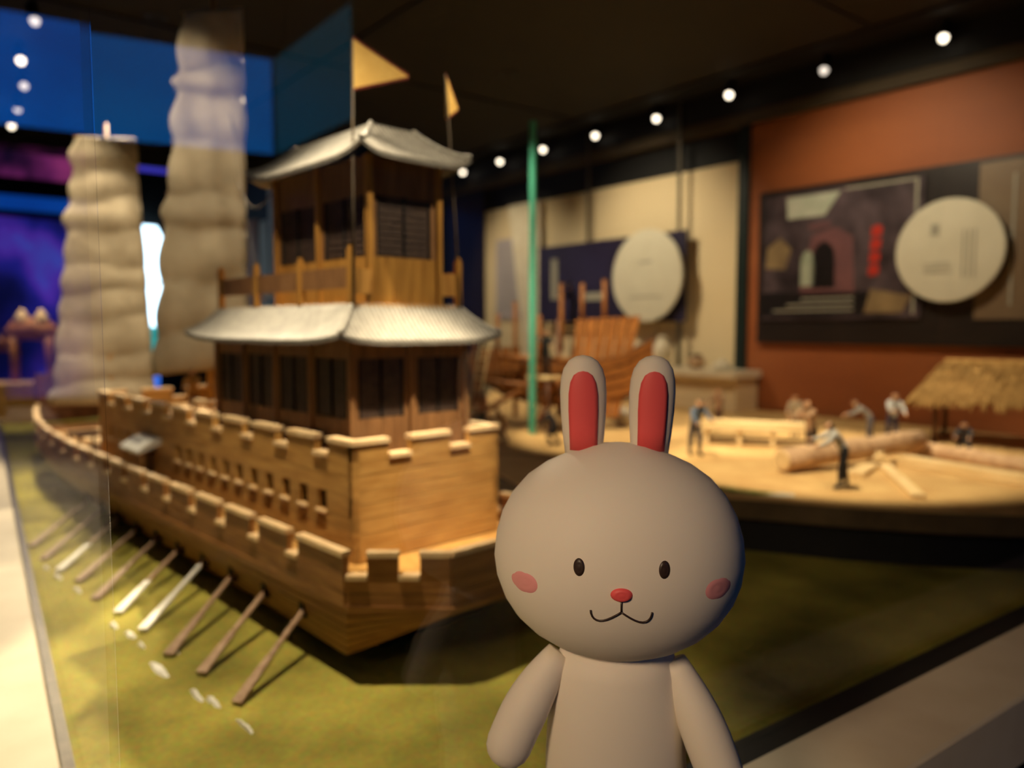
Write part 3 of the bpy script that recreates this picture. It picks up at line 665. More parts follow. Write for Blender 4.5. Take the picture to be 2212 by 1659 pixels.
# flags
def flag(v, u, z0, z1, lean, ln, name):
    px_, py_ = v+lean[0], u+lean[1]
    p = tube('flagpole', [(v, u, z0), (px_, py_, z1)], [0.0028, 0.0018], M['rope'], ship, 6)
    H_ = 0.088; d = Vector((ln[0], ln[1], 0)); up = Vector((0, 0, 1)); o = Vector((px_, py_, z1)); nrm = d.cross(up).normalized()*0.001
    base = [o, o + d*1.0 - up*(H_*0.70), o - up*H_]
    mesh('pennant', [x+nrm for x in base]+[x-nrm for x in base], [(0, 2, 1), (3, 4, 5), (0, 1, 4, 3), (1, 2, 5, 4), (2, 0, 3, 5)], M['flag'], p)
    V_ = []; Fs = []
    for a, b in ((base[0], base[1]), (base[2], base[1])):
        L = (b-a).length; n_ = int(L/0.0075); e = (b-a)/n_; outw = (up if a is base[0] else -up)
        for i in range(n_):
            q = len(V_); V_ += [a+e*i+nrm*1.3, a+e*(i+1)+nrm*1.3, a+e*(i+0.5)+outw*0.006+nrm*1.3, a+e*i-nrm*1.3, a+e*(i+1)-nrm*1.3, a+e*(i+0.5)+outw*0.006-nrm*1.3]
            Fs += [(q, q+1, q+2), (q+5, q+4, q+3), (q, q+3, q+4, q+1), (q+1, q+4, q+5, q+2), (q+2, q+5, q+3, q)]
    mesh('serrated_edge', V_, Fs, M['flagred'], p)
flag(a0, b0-0.008, 0.64, 1.122, (0.006, 0.0), (0.085, -0.055), 'a')
flag(a1, b0-0.008, 0.64, 1.118, (-0.012, 0.03), (0.036, 0.004), 'b')

# sails
def sail(u, zb, zt, wb, wt, panels, lean, name, skew=0.0):
    NI, per = 14, 10; NJ = panels*per; V_ = []; Fs = []; rs = random.Random(panels*3+1)
    hts = [0.7+0.7*rs.random() for _ in range(panels)]; tot = sum(hts); acc = [0]
    for h_ in hts: acc.append(acc[-1]+h_/tot)
    bag = [0.5+0.9*rs.random() for _ in range(panels)]; tl_ = [rs.uniform(-0.02, 0.02) for _ in range(panels+1)]
    for j in range(NJ+1):
        k = min(j//per, panels-1); ph = j/per-k; t = acc[k]+(acc[k+1]-acc[k])*ph
        sc_ = (1-ph)**0.55*math.sin(PI*min(1, ph*1.02))*1.5                  # fullest low in the panel
        w_ = wb + (wt-wb)*t; tilt = tl_[k]*(1-ph)+tl_[k+1]*ph
        for i in range(NI+1):
            s = i/NI
            x = VC + lean*t + w_*(s-0.52) - 0.018*sc_*bag[k]*(1-s)**5
            y = -0.009*sc_*bag[k]*(0.35+math.sin(PI*(0.1+0.65*s))) - 0.006*math.sin(6*s+1.7*k) - 0.003*math.sin(17*s+9*t)
            z = zb + (zt-zb)*t + 0.055*(s-0.4)*t + tilt*(s-0.5)*1.4
            V_.append((x, u+y, z))
    for j in range(NJ):
        for i in range(NI): Fs.append((j*(NI+1)+i, j*(NI+1)+i+1, (j+1)*(NI+1)+i+1, (j+1)*(NI+1)+i))
    o = mesh('sail', V_, Fs, M['sail'], ship, True)
    md = o.modifiers.new('thickness', 'SOLIDIFY'); md.thickness = 0.003
    for k in range(panels+1):
        j = min(k*per, NJ); a = Vector(V_[j*(NI+1)]); b = Vector(V_[j*(NI+1)+NI]); a.y = b.y = u+0.006
        tube('batten', [a+Vector((-0.006, 0.004, 0)), a.lerp(b, 0.5)+Vector((0, 0.004, 0)), b+Vector((0.004, 0.004, 0))], 0.0035, M['batten'], o, 6)
    tube('mast', [(VC+lean*0.2, u+0.014, 0.16), (VC+lean, u+0.014, zt+0.06)], [0.012, 0.006], M['post'], ship, 10)
    return o
sail(1.03, 0.47, 1.515, 0.275, 0.170, 8, 0.065, 'main')
sail(1.97, 0.30, 1.31, 0.365, 0.205, 9, 0.035, 'fore')
for a, b in (((VC+0.10, 1.03, 1.25), (0.05, 0.45, 0.66)), ((VC+0.11, 1.03, 1.05), (0.06, 0.42, 0.90)), ((VC+0.12, 1.03, 0.8), (VC, 0.56, 0.69))):
    a, b = Vector(a), Vector(b); pts = [a.lerp(b, i/8)-Vector((0, 0, 0.06*math.sin(PI*i/8))) for i in range(9)]
    tube('rope', pts, 0.0014, M['rope'], ship, 5)

# oars with dark ports
for k in range(10):
    u = 0.011+0.157*k; pz = max(0.052, 0.088-0.006*k); jit = 0.012*math.sin(k*2.3)
    pr = box('oar_port', (vp+0.011+(0.088-pz)*0.35, u, pz+0.004), (0.016, 0.014, 0.040), M['void'], ship)
    a = Vector((vp+0.012+(0.088-pz)*0.35, u, pz)); b = Vector((-0.272-0.004*k+jit*0.5, u-0.10-0.022*k+jit, 0.006)); m_ = a.lerp(b, 0.52)
    o = tube('oar', [a, m_, a.lerp(b, 0.56)], [0.0052, 0.0056, 0.0056], M['white'] if k in (3,) else M['oar'], ship, 6)
    d = (b-a).normalized(); side = Vector((d.y, -d.x, 0)).normalized()*(0.0095); th = d.cross(side).normalized()*0.003; s0 = a.lerp(b, 0.54); s1 = b
    vv = [s0-side*0.6-th, s0+side*0.6-th, s1+side-th, s1-side-th, s0-side*0.6+th, s0+side*0.6+th, s1+side+th, s1-side+th]
    mesh('blade', vv, [(0, 3, 2, 1), (4, 5, 6, 7), (0, 1, 5, 4), (1, 2, 6, 5), (2, 3, 7, 6), (3, 0, 4, 7)], M['white'] if k in (3, 4, 7) else M['oar'], o)
# white foam dabs where the blades meet the painted water
caseinv = case.matrix_basis.inverted()
def foam(px, py, ang, L, wd, amp):
    p = caseinv @ atz(px, py, TURF); V_ = []; Fs = []; n_ = 14
    rr = random.Random(int(px*7+py))
    outl = [(L*math.cos(2*PI*i/n_)*(0.75+0.4*rr.random()), wd*math.sin(2*PI*i/n_)*(0.6+0.8*rr.random())) for i in range(n_)]
    V_.append((0, 0, 0.004)); V_ += [(x*0.6, y*0.6, 0.003+0.003*rr.random()) for x, y in outl]; V_ += [(x, y, 0.0) for x, y in outl]
    for i in range(n_):
        j = (i+1) % n_; Fs += [(0, 1+i, 1+j), (1+i, 1+n_+i, 1+n_+j, 1+j)]
    mesh('foam_dab', V_, Fs, M['white'], case, False, (p.x, p.y, TURF+0.0004), (0, 0, ang))
for px, py, L, wd in ((246, 1352, 0.020, 0.008), (282, 1372, 0.022, 0.008), (125, 1247, 0.026, 0.008), (168, 1276, 0.028, 0.007), (345, 1448, 0.034, 0.009), (425, 1503, 0.026, 0.006), (462, 1518, 0.022, 0.007), (530, 1572, 0.026, 0.005), (375, 1405, 0.02, 0.006), (305, 1395, 0.016, 0.006), (100, 1228, 0.02, 0.006)):
    foam(px, py, -1.41, L*1.15, wd*0.8, 1)
# foredeck bench and deck beam
bn = empty('foredeck_bench', S(-0.005, 1.72, 0.1715), math.atan2(V.y, V.x)); tag(bn, 'dark wooden bench standing on the ship foredeck', 'bench')
box('bench_top', (0, 0, 0.055), (0.09, 0.15, 0.008), M['timberd'], bn)
for sx in (-1, 1):
    for sy in (-1, 1): box('leg', (sx*0.038, sy*0.065, 0.0255), (0.008, 0.008, 0.051), M['timberd'], bn)

# ------------------------------------------------------------------ shipyard platform on the right
SAND = 1.05
edge_px = [(2700, 1120), (2400, 1116), (2212, 1112), (2040, 1106), (1840, 1094), (1640, 1078), (1440, 1064), (1250, 1062), (1120, 1052), (1050, 1010), (1000, 965), (960, 925)]
pf = [atz(x, y, SAND) for x, y in edge_px]
pf[0] = WP + R_*1.9 - Nw*1.3; pf[0].z = SAND
wall_a = WP + Wd*2.3 - Nw*0.05; wall_b = WP + R_*1.9 - Nw*0.05
outline = [(p.x, p.y) for p in pf] + [(wall_a.x, wall_a.y), (wall_b.x, wall_b.y)]
ar = sum(outline[i][0]*outline[(i+1) % len(outline)][1]-outline[(i+1) % len(outline)][0]*outline[i][1] for i in range(len(outline)))
if ar < 0: outline = outline[::-1]
cxm = sum(p[0] for p in outline)/len(outline); cym = sum(p[1] for p in outline)/len(outline)
def shrink(o, k): return [(cxm+(x-cxm)*k, cym+(y-cym)*k) for x, y in o]
plat = prism('shipyard_platform', outline, SAND-0.055, SAND-0.006, M['rim']); tag(plat, 'low platform of sandy ground with rounded brown rim', 'platform', kind='structure')
prism('sand_bed', shrink(outline, 0.985), SAND-0.006, SAND, M['sand'], plat)
prism('recessed_base', shrink(outline, 0.93), TURF+0.001, SAND-0.055, M['black'], plat)
rr = random.Random(5)
M['moss'] = mat('moss_green', (128, 132, 52), (104, 106, 40), (40, 40, 40), 0.95, 0.4)
for i, (px, py) in enumerate([(1605, 1066), (1650, 1070), (1690, 1073), (1560, 1060), (1240, 1045), (1300, 1050)]):
    p = atz(px, py-4, SAND); nn = 12
    vv = [(0, 0, 0.006)] + [(0.045*math.cos(2*PI*k/nn)*(0.7+0.5*rr.random()), 0.022*math.sin(2*PI*k/nn)*(0.7+0.5*rr.random()), 0) for k in range(nn)]
    mesh('moss_patch', vv, [(0, 1+k, 1+(k+1) % nn) for k in range(nn)], M['moss'] if i != 2 else M['porcelain'], plat, False, (p.x, p.y, SAND+0.0005))

# ------------------------------------------------------------------ figurines
def cloth(c): 
    k = 'cloth_%d_%d_%d' % c
    if k not in M: M[k] = mat(k, c, tuple(int(x*0.8) for x in c), (60, 60, 60), 0.8, 0.2)
    return M[k]
M['skin'] = mat('painted_skin', (214, 164, 120), (196, 144, 104), (40, 40, 40), 0.5, 0)
M['hair'] = mat('painted_hair', (38, 30, 26), (28, 22, 20), (40, 40, 40), 0.5, 0)
def person(base, h, heading, label, shirt, pants, bend=0.0, arms=(0.4, 0.4), spread=0.05, crouch=0.0, hat=None, group=None, name='worker_figurine'):
    """small painted figurine; forward is local -y; bend, arm raise in radians; crouch 0..1"""
    J = {}; 
    hip = 0.52 - 0.26*crouch
    def up(x, y, z):                             # a point of the upper body, bent forward about the hips
        zz = z-0.52; c, s = math.cos(bend), math.sin(bend); return Vector((x, y*c - zz*s, hip + zz*c + y*s))
    J['pel'] = Vector((0, 0, hip)); J['waist'] = up(0, 0, 0.62); J['chest'] = up(0, 0.0, 0.745); J['neck'] = up(0, 0, 0.83)
    hb = up(0, -0.005, 0.865); J['jaw'] = hb; J['crown'] = hb + Vector((0, -0.02-0.05*math.sin(bend), 0.085*math.cos(bend*0.6))); J['nose'] = (J['jaw']+J['crown'])/2 + Vector((0, -0.062, -0.012))
    bones = [('pel', 'waist', 's'), ('waist', 'chest', 's'), ('chest', 'neck', 's'), ('neck', 'jaw', 'k'), ('jaw', 'crown', 'h'), ]
    R = {'pel': 0.082, 'waist': 0.078, 'chest': 0.092, 'neck': 0.036, 'jaw': 0.052, 'crown': 0.056}
    for s, sd in ((-1, 'l'), (1, 'r')):
        a = arms[0 if s < 0 else 1]; sh = up(s*0.105, 0, 0.785); J['sh'+sd] = sh
        dirv = Vector((s*0.18, -math.sin(a), -math.cos(a))).normalized(); J['el'+sd] = sh + dirv*0.155
        a2 = a+0.5; d2 = Vector((-s*0.05, -math.sin(a2), -math.cos(a2))).normalized(); J['wr'+sd] = J['el'+sd] + d2*0.135; J['ha'+sd] = J['wr'+sd] + d2*0.055
        J['th'+sd] = J['wr'+sd] + d2*0.025 + Vector((-s*0.032, -0.006, 0.006))
        bones += [('chest', 'sh'+sd, 's'), ('sh'+sd, 'el'+sd, 's'), ('el'+sd, 'wr'+sd, 's'), ('wr'+sd, 'ha'+sd, 'k'), ('wr'+sd, 'th'+sd, 'k')]
        R.update({'sh'+sd: 0.052, 'el'+sd: 0.038, 'wr'+sd: 0.025, 'ha'+sd: 0.021, 'th'+sd: 0.011})
        sp = spread*(1 if s < 0 else -1)
        J['hp'+sd] = Vector((s*0.055, 0, hip-0.03)); foot = Vector((s*(0.06+0.03*crouch), sp, 0.045))
        kn = (J['hp'+sd]+foot)/2 + Vector((s*0.04*crouch, -0.02-0.17*crouch, 0.02)); J['kn'+sd] = kn; J['an'+sd] = foot; J['to'+sd] = foot + Vector((s*0.012, -0.085, -0.022))
        bones += [('pel', 'hp'+sd, 'p'), ('hp'+sd, 'kn'+sd, 'p'), ('kn'+sd, 'an'+sd, 'p'), ('an'+sd, 'to'+sd, 'b')]
        R.update({'hp'+sd: 0.066, 'kn'+sd: 0.046, 'an'+sd: 0.030, 'to'+sd: 0.024})
    J.pop('nose')
    keys = list(J); ix = {k: i for i, k in enumerate(keys)}
    me = bpy.data.meshes.new('body'); me.from_pydata([tuple(J[k]*h) for k in keys], [(ix[a], ix[b]) for a, b, _ in bones], [])
    tmp = bpy.data.objects.new('tmp', me); col.objects.link(tmp)
    md = tmp.modifiers.new('skin', 'SKIN'); md.use_smooth_shade = True; md.branch_smoothing = 0.6
    for i, k in enumerate(keys): me.skin_vertices[0].data[i].radius = (R[k]*h, R[k]*h)
    me.skin_vertices[0].data[0].use_root = True
    sd_ = tmp.modifiers.new('sub', 'SUBSURF'); sd_.levels = 1; sd_.render_levels = 1
    dg = bpy.context.evaluated_depsgraph_get(); body = bpy.data.meshes.new_from_object(tmp.evaluated_get(dg)); bpy.data.objects.remove(tmp)
    body.name = 'figurine_body'; body.materials.clear()
    for m in (cloth(shirt), cloth(pants), M['skin'], M['hair']): body.materials.append(m)
    cls = {'s': 0, 'p': 1, 'k': 2, 'h': 2, 'b': 3}
    hd = (J['jaw']+J['crown'])/2*h; ax = (J['crown']-J['jaw']).normalized()
    for f in body.polygons:
        c = f.center; best = None
        for a, b, k in bones:
            A, B = J[a]*h, J[b]*h; AB = B-A; t = max(0, min(1, (c-A).dot(AB)/AB.length_squared)); dd = (c-(A+AB*t)).length/((R[a]*(1-t)+R[b]*t)*h)
            if best is None or dd < best[0]: best = (dd, k)
        idx = cls[best[1]]
        if best[1] == 'h' and ((c-hd).dot(ax) > 0.028*h or (c-hd).y > 0.022*h): idx = 3
        f.material_index = idx; f.use_smooth = True
    o = link(name, body, None, base, (0, 0, heading)); tag(o, label, 'figurine', group)
    e = hd/h
    for s in (-1, 1): lathe('eye', [(0.001*h, -0.007*h), (0.008*h, 0), (0.001*h, 0.007*h)], M['hair'], o, 6, tuple((e+Vector((s*0.02, -0.052, 0.004)))*h))
    lathe('nose', [(0.012*h, 0), (0.009*h, 0.012*h), (0.002*h, 0.024*h)], M['skin'], o, 6, tuple((e+Vector((0, -0.056, -0.012)))*h))
    lathe('ear', [(0.003*h, -0.014*h), (0.010*h, 0), (0.003*h, 0.014*h)], M['skin'], o, 6, tuple((e+Vector((0.056, 0.0, 0.0)))*h)); lathe('ear', [(0.003*h, -0.014*h), (0.010*h, 0), (0.003*h, 0.014*h)], M['skin'], o, 6, tuple((e+Vector((-0.056, 0.0, 0.0)))*h))
    if hat: lathe('hat', [(0.085*h, 0), (0.05*h, 0.02*h), (0.03*h, 0.055*h), (0.004*h, 0.065*h)], cloth(hat), o, 12, tuple((J['crown']+Vector((0, 0, 0.02)))*h))
    return o
def fig(px, py, z, *a, **k):
    p = atz(px, py, z); return person((p.x, p.y, z), *a, **k)
GW = 'carpenter figurines on the sandy platform'
HF = 0.215
fig(1500, 984, SAND+0.001, HF, WANG+1.2, 'standing figurine in a blue-grey coat beside the right ear of the rabbit', (96, 108, 124), (70, 66, 74), 0.35, (0.5, 0.7), 0.06, group=GW)
fig(1552, 930, SAND+0.001, HF*0.9, WANG, 'brown-clad figurine behind the left end of the plank bench', (150, 110, 76), (90, 60, 40), 0.1, (0.6, 0.3), group=GW)
fig(1716, 945, SAND+0.001, HF*0.85, WANG+0.4, 'small figurine half hidden behind the right end of the plank bench', (170, 150, 120), (110, 84, 60), 0.1, (0.4, 0.4), group=GW)
fig(1752, 1000, SAND+0.001, HF*1.05, -1.1, 'tall bare-shouldered figurine leaning over the raised log', (190, 150, 112), (104, 86, 70), 0.30, (0.9, 1.1), 0.06, group=GW)
fig(1822, 1056, SAND+0.001, HF*0.98, -1.75, 'figurine in pale shirt and black trousers bending in front of the log', (206, 202, 190), (34, 34, 36), 0.55, (0.9, 0.7), 0.06, group=GW)
fig(1880, 962, SAND+0.001, HF*0.95, WANG-0.9, 'stooping figurine in grey behind the upper end of the log', (150, 142, 132), (96, 92, 98), 0.85, (0.7, 0.9), group=GW)
fig(1925, 958, SAND+0.001, HF*0.98, WANG+0.8, 'figurine in white shirt and dark trousers beside the thatched hut', (196, 196, 192), (60, 56, 76), 0.30, (0.8, 0.5), group=GW)
fig(2084, 984, SAND+0.001, HF*0.8, WANG+0.2, 'dark-clothed figurine squatting under the thatched roof', (46, 44, 48), (40, 36, 40), 0.5, (0.8, 0.8), crouch=0.8, group=GW)

# ------------------------------------------------------------------ timber on the platform
def log(p, q, r, label, name='log', m='log', group=None):
    p, q = Vector(p), Vector(q); N_ = 7; pts = [p.lerp(q, i/(N_-1)) for i in range(N_)]
    pts = [x + Vector((0, 0, 0.006*math.sin(3.1*i))) for i, x in enumerate(pts)]
    o = tube(name, pts, [r*(1+0.08*math.sin(i*2.7)) for i in range(N_)], M[m], None, 12); 
    d = (q-p).normalized()
    for e, s in ((p, -1), (q, 1)):
        V_, F_ = tube_vf([e+d*(s*0.0005), e+d*(s*0.003)], r*0.86, 12); mesh('cut_end', V_, F_, M['plank'], o)
    tag(o, label, 'log', group); return o
a = atz(1690, 1022, SAND); b = at(1985, 950, a.y*1.10)
log((a.x, a.y, SAND+0.040), (b.x, b.y, b.z), 0.036, 'thick pale log propped up at its right end among the carpenters')
a = atz(1950, 982, SAND); b = atz(2290, 1040, SAND)
log((a.x, a.y, SAND+0.03), (b.x, b.y, SAND+0.03), 0.026, 'long knotty log lying before the thatched hut')
# trestle holding the raised log
tp = at(1900, 985, 2.42); tr = empty('log_trestle', (tp.x, tp.y, SAND+0.001), WANG+0.5); tag(tr, 'small wooden trestle under the raised log', 'trestle')
lz = 0.083
for s in (-1, 1): tube('leg', [(s*0.05, 0, 0), (-s*0.012, 0, 0.048)], 0.006, M['plank'], tr, 6)
tube('brace', [(-0.035, 0, 0.022), (0.035, 0, 0.022)], 0.004, M['plank'], tr, 6)
def plank(pa, pb, wd, th, label, z0=SAND, m='plank', name='plank_board', group=None):
    a, b = Vector(pa), Vector(pb); d = b-a; c = (a+b)/2
    o = box(name, (c.x, c.y, z0+0.0012+th/2), (d.length, wd, th), M[m], None, (0, 0, math.atan2(d.y, d.x)), 0.002); tag(o, label, 'plank', group); return o
plank(atz(1905, 1005, SAND), atz(1985, 1078, SAND), 0.035, 0.012, 'short bright plank lying askew on the sand in front')
plank(atz(1945, 1003, SAND), atz(2300, 1062, SAND), 0.05, 0.030, 'long bright squared beam running to the right frame edge')
plank(atz(1848, 1030, SAND), atz(1880, 1010, SAND), 0.05, 0.014, 'pale offcut lying behind the bending figurine')
# bench of stacked planks
ba = atz(1512, 955, SAND); bb = atz(1762, 968, SAND); bc = (ba+bb)/2; bd = bb-ba; bl = bd.length
bench = empty('plank_bench', (bc.x, bc.y, SAND+0.001), math.atan2(bd.y, bd.x)); tag(bench, 'long low bench stacked with bright planks behind the rabbit', 'bench')
for i in range(4): box('plank', (0.004*(i % 2), -0.045+0.03*i, 0.066), (bl, 0.028, 0.014), M['plank'], bench)
for i in range(3): box('plank', (0.006*i, -0.03+0.03*i, 0.081), (bl*0.96, 0.028, 0.014), M['plank'], bench)
for i in range(4):
    for s in (-1, 1): box('leg', (-bl/2+0.03+(bl-0.06)*i/3, s*0.04, 0.029), (0.014, 0.014, 0.058), M['plank'], bench)
box('lower_shelf', (0, 0.01, 0.020), (bl*0.95, 0.05, 0.006), M['timberd'], bench)

# ------------------------------------------------------------------ thatched hut
hb = atz(2210, 968, SAND); hut = empty('thatched_hut', (hb.x, hb.y+0.08, SAND+0.001), WANG+0.25); tag(hut, 'open straw-thatched hut on posts at the right frame edge', 'hut')
HW, HD, HE, HT = 0.30, 0.16, 0.185, 0.305
for sx in (-1, 1):
    for sy in (-1, 1): tube('post', [(sx*HW*0.78, sy*HD*0.75, 0), (sx*HW*0.78, sy*HD*0.75, HE+0.03)], 0.010, M['timberd'], hut, 8)
core = [(-HW, -HD, HE), (HW, -HD, HE), (HW, HD, HE), (-HW, HD, HE), (-HW*0.72, 0, HT), (HW*0.72, 0, HT)]
th = mesh('thatch_roof', core, [(0, 3, 2, 1), (0, 1, 5, 4), (1, 2, 5), (2, 3, 4, 5), (3, 0, 4)], M['straw'], hut)
V_ = []; Fs = []; rr = random.Random(11)
def straw(a, b, r=0.0055):
    global V_, Fs
    vv, ff = tube_vf([a, a.lerp(b, 0.6)+Vector((0, 0, 0.006)), b], [r, r, r*0.5], 4); o = len(V_); V_ += vv; Fs += [tuple(o+q for q in f) for f in ff]
for i in range(1300):
    side = rr.choice([0, 0, 0, 1, 2, 2]); t = rr.random(); l = rr.uniform(0.25, 0.5)
    if side == 0: e = Vector((-HW+2*HW*t, -HD, HE)); r_ = Vector(((-HW+2*HW*t)*0.72, 0, HT))
    elif side == 1: e = Vector((-HW+2*HW*t, HD, HE)); r_ = Vector(((-HW+2*HW*t)*0.72, 0, HT))
    else: e = Vector((-HW, -HD+2*HD*t, HE)); r_ = Vector((-HW*0.72, 0, HT))
    f0 = rr.uniform(-0.30, 0.75) if i % 2 else rr.uniform(-0.34, 0.0); a = e.lerp(r_, min(1.0, f0+l)); b = e.lerp(r_, f0) + Vector((rr.uniform(-.012, .012), rr.uniform(-.012, .0), rr.uniform(-0.012, 0.012)))
    straw(a+Vector((0, 0, 0.004)), b)
ob = mesh('straw_strands', V_, Fs, M['straw'], th); ob['kind'] = 'stuff'
tube('ridge_pole', [(-HW*0.76, 0, HT+0.006), (HW*0.76, 0, HT+0.006)], 0.011, M['straw'], hut, 8)

# ------------------------------------------------------------------ second boat: a wooden junk being built
jb = atz(1190, 935, SAND); junk = empty('wooden_junk', (jb.x+0.08, jb.y+0.22, SAND+0.001), WANG + 0.75)
tag(junk, 'half-built orange-brown wooden junk with tall posts behind the pavilion', 'model boat')
st = [(-0.40, 0.02, 0.20, 0.33), (-0.28, 0.09, 0.13, 0.30), (-0.1, 0.125, 0.09, 0.285), (0.1, 0.13, 0.09, 0.29), (0.26, 0.125, 0.12, 0.33), (0.38, 0.11, 0.18, 0.40)]
V_ = []; Fs = []
for x, hw, zk, zt in st: V_ += [(x, 0, zk), (x, -hw*0.7, zk+0.03), (x, -hw, zt), (x, hw, zt), (x, hw*0.7, zk+0.03)]
for i in range(len(st)-1):
    for k in range(5): Fs.append((5*i+k, 5*i+(k+1) % 5, 5*i+5+(k+1) % 5, 5*i+5+k))
Fs += [(0, 4, 3, 2, 1), (25, 26, 27, 28, 29)]
jh = mesh('hull', V_, Fs, M['timberd'], junk)
for sd in (-1, 1):
    for r in range(4):
        for i in range(len(st)-1):
            q = []
            for j in (i, i+1):
                x, hw, zk, zt = st[j]
                for f in (r/4+0.02, (r+1)/4-0.02): q.append(Vector((x, sd*(hw*0.7+(hw*0.3)*f+0.004), zk+0.03+(zt-zk-0.03)*f)))
            o_ = Vector((0, sd*0.006, 0)); vv = q + [x+o_ for x in q]
            mesh('hull_plank', vv, [(0, 1, 3, 2), (4, 6, 7, 5), (0, 4, 5, 1), (2, 3, 7, 6), (0, 2, 6, 4), (1, 5, 7, 3)], M['timber'], jh)
sp = empty('x'); bpy.data.objects.remove(sp)
junkinv = Matrix.Translation(junk.location) @ Matrix.Rotation(WANG+0.75, 4, 'Z'); junkinv.invert()
def jl(px, py, Y): return junkinv @ at(px, py, Y)
Yj = jb.y + 0.10
# broad stern panel of upright boards
def jpanel(name, corners, Y, n_, m, thick=0.010):
    (x0, y0), (x1, y1), (x2, y2), (x3, y3) = corners         # top-left, top-right, bottom-right, bottom-left in the photograph
    first = None
    for i in range(n_):
        f0, f1 = i/n_, (i+1)/n_-0.02
        tl = jl(x0+(x1-x0)*f0, y0+(y1-y0)*f0, Y); t2 = jl(x0+(x1-x0)*f1, y0+(y1-y0)*f1, Y); bl_ = jl(x3+(x2-x3)*f0, y3+(y2-y3)*f0, Y); b2 = jl(x3+(x2-x3)*f1, y3+(y2-y3)*f1, Y)
        nr = (t2-tl).cross(bl_-tl).normalized()*thick
        vv = [tl, t2, b2, bl_, tl+nr, t2+nr, b2+nr, bl_+nr]
        o = mesh(name if first is None else 'board', vv, [(0, 1, 2, 3), (4, 7, 6, 5), (0, 4, 5, 1), (1, 5, 6, 2), (2, 6, 7, 3), (3, 7, 4, 0)], M[m], first or junk)
        first = first or o
    return first
jpanel('stern_panel', ((1245, 690), (1386, 682), (1338, 900), (1225, 905)), Yj, 6, 'timber')
jpanel('side_panel', ((1040, 752), (1125, 748), (1125, 800), (1045, 812)), Yj, 4, 'timber')
for px, y0, y1, m in ((1075, 678, 800, 'timber'), (1113, 652, 900, 'timber'), (1165, 680, 800, 'timber'), (1213, 612, 760, 'timber'), (1258, 612, 700, 'timber'), (1306, 604, 700, 'timber'), (1024, 735, 930, 'timber'), (1206, 690, 900, 'timberd')):
    a, b = jl(px, y1, Yj+0.02), jl(px, y0, Yj+0.02); tube('post', [a, b], 0.010, M[m], junk, 8)
for (a, b, r) in (((1012, 905), (1130, 840), 0.012), ((1150, 930), (1212, 815), 0.011), ((1190, 860), (1290, 950), 0.012), ((1020, 820), (1230, 842), 0.011), ((1150, 870), (1250, 850), 0.013), ((1080, 770), (1240, 780), 0.012), ((1010, 760), (1060, 930), 0.01)):
    tube('beam', [jl(*a, Yj-0.06), jl(*b, Yj-0.05)], r, M['timber'], junk, 8)
# workers around the junk
GJ = 'boatbuilder figurines around the junk'
def figj(px, py, Y, *a, **k): 
    p = at(px, py, Y); p.z = max(p.z, SAND+0.001); return person(p, *a, **k)
fig(1040, 948, SAND+0.001, HF, WANG+0.6, 'figurine with orange shirt and black trousers left of the green pane edge', (190, 110, 50), (30, 30, 34), 0.2, (0.8, 0.6), group=GJ)
fig(1092, 958, SAND+0.001, HF*0.85, WANG-0.8, 'tan figurine crouching just left of the green pane edge', (196, 150, 96), (170, 120, 74), 0.5, (0.9, 0.9), crouch=0.5, group=GJ)
fig(1200, 962, SAND+0.001, HF*0.9, WANG-1.2, 'dark-clad figurine crouching close to the left rabbit ear', (50, 44, 44), (40, 36, 40), 0.6, (0.9, 0.6), crouch=0.6, group=GJ)
# scaffold boards the upper workers stand on
def scaffold(px, py, Y, label):
    p = at(px, py, Y); h = p.z - SAND - 0.001; t = empty('scaffold', (p.x, p.y, SAND+0.001), WANG); tag(t, label, 'scaffold')
    box('platform_board', (0, 0, h-0.006), (0.14, 0.09, 0.010), M['plank'], t)
    for sx in (-1, 1):
        for sy in (-1, 1): tube('leg', [(sx*0.062, sy*0.038, 0), (sx*0.062, sy*0.038, h-0.011)], 0.005, M['timberd'], t, 6)
    for sy in (-1, 1): tube('brace', [(-0.062, sy*0.038, 0.02), (0.062, sy*0.038, h-0.03)], 0.004, M['timberd'], t, 6)
    return p
p = scaffold(1178, 812, Yj-0.10, 'small pole scaffold carrying the climbing worker at the junk')
person((p.x, p.y, p.z), HF*0.95, WANG+0.9, 'black-clad figurine standing on the scaffold by the green pane edge', (30, 34, 34), (24, 24, 26), 0.2, (1.2, 0.8), group=GJ)
p = scaffold(1240, 706, Yj+0.42, 'tall pole scaffold behind the junk stern panel')
person((p.x, p.y, p.z), HF, WANG-0.6, 'topmost figurine in black with a cream straw hat on the junk', (40, 34, 30), (36, 32, 30), 0.25, (0.9, 0.9), hat=(230, 214, 170), group=GJ)
# ladder leaning on the junk
la, lb = atz(1012, 950, SAND), at(1050, 735, Yj-0.05)
lad = empty('ladder', (la.x, la.y, SAND+0.001), 0); tag(lad, 'thin wooden ladder leaning on the bow of the junk', 'ladder')
dv_ = lb - Vector((la.x, la.y, SAND)); 
for s in (-1, 1): tube('rail', [(s*0.018, 0, 0), (dv_.x+s*0.018, dv_.y, dv_.z)], 0.004, M['plank'], lad, 6)
for i in range(9):
    f = (i+0.7)/9.6; tube('rung', [(dv_.x*f-0.018, dv_.y*f, dv_.z*f), (dv_.x*f+0.018, dv_.y*f, dv_.z*f)], 0.003, M['plank'], lad, 6)

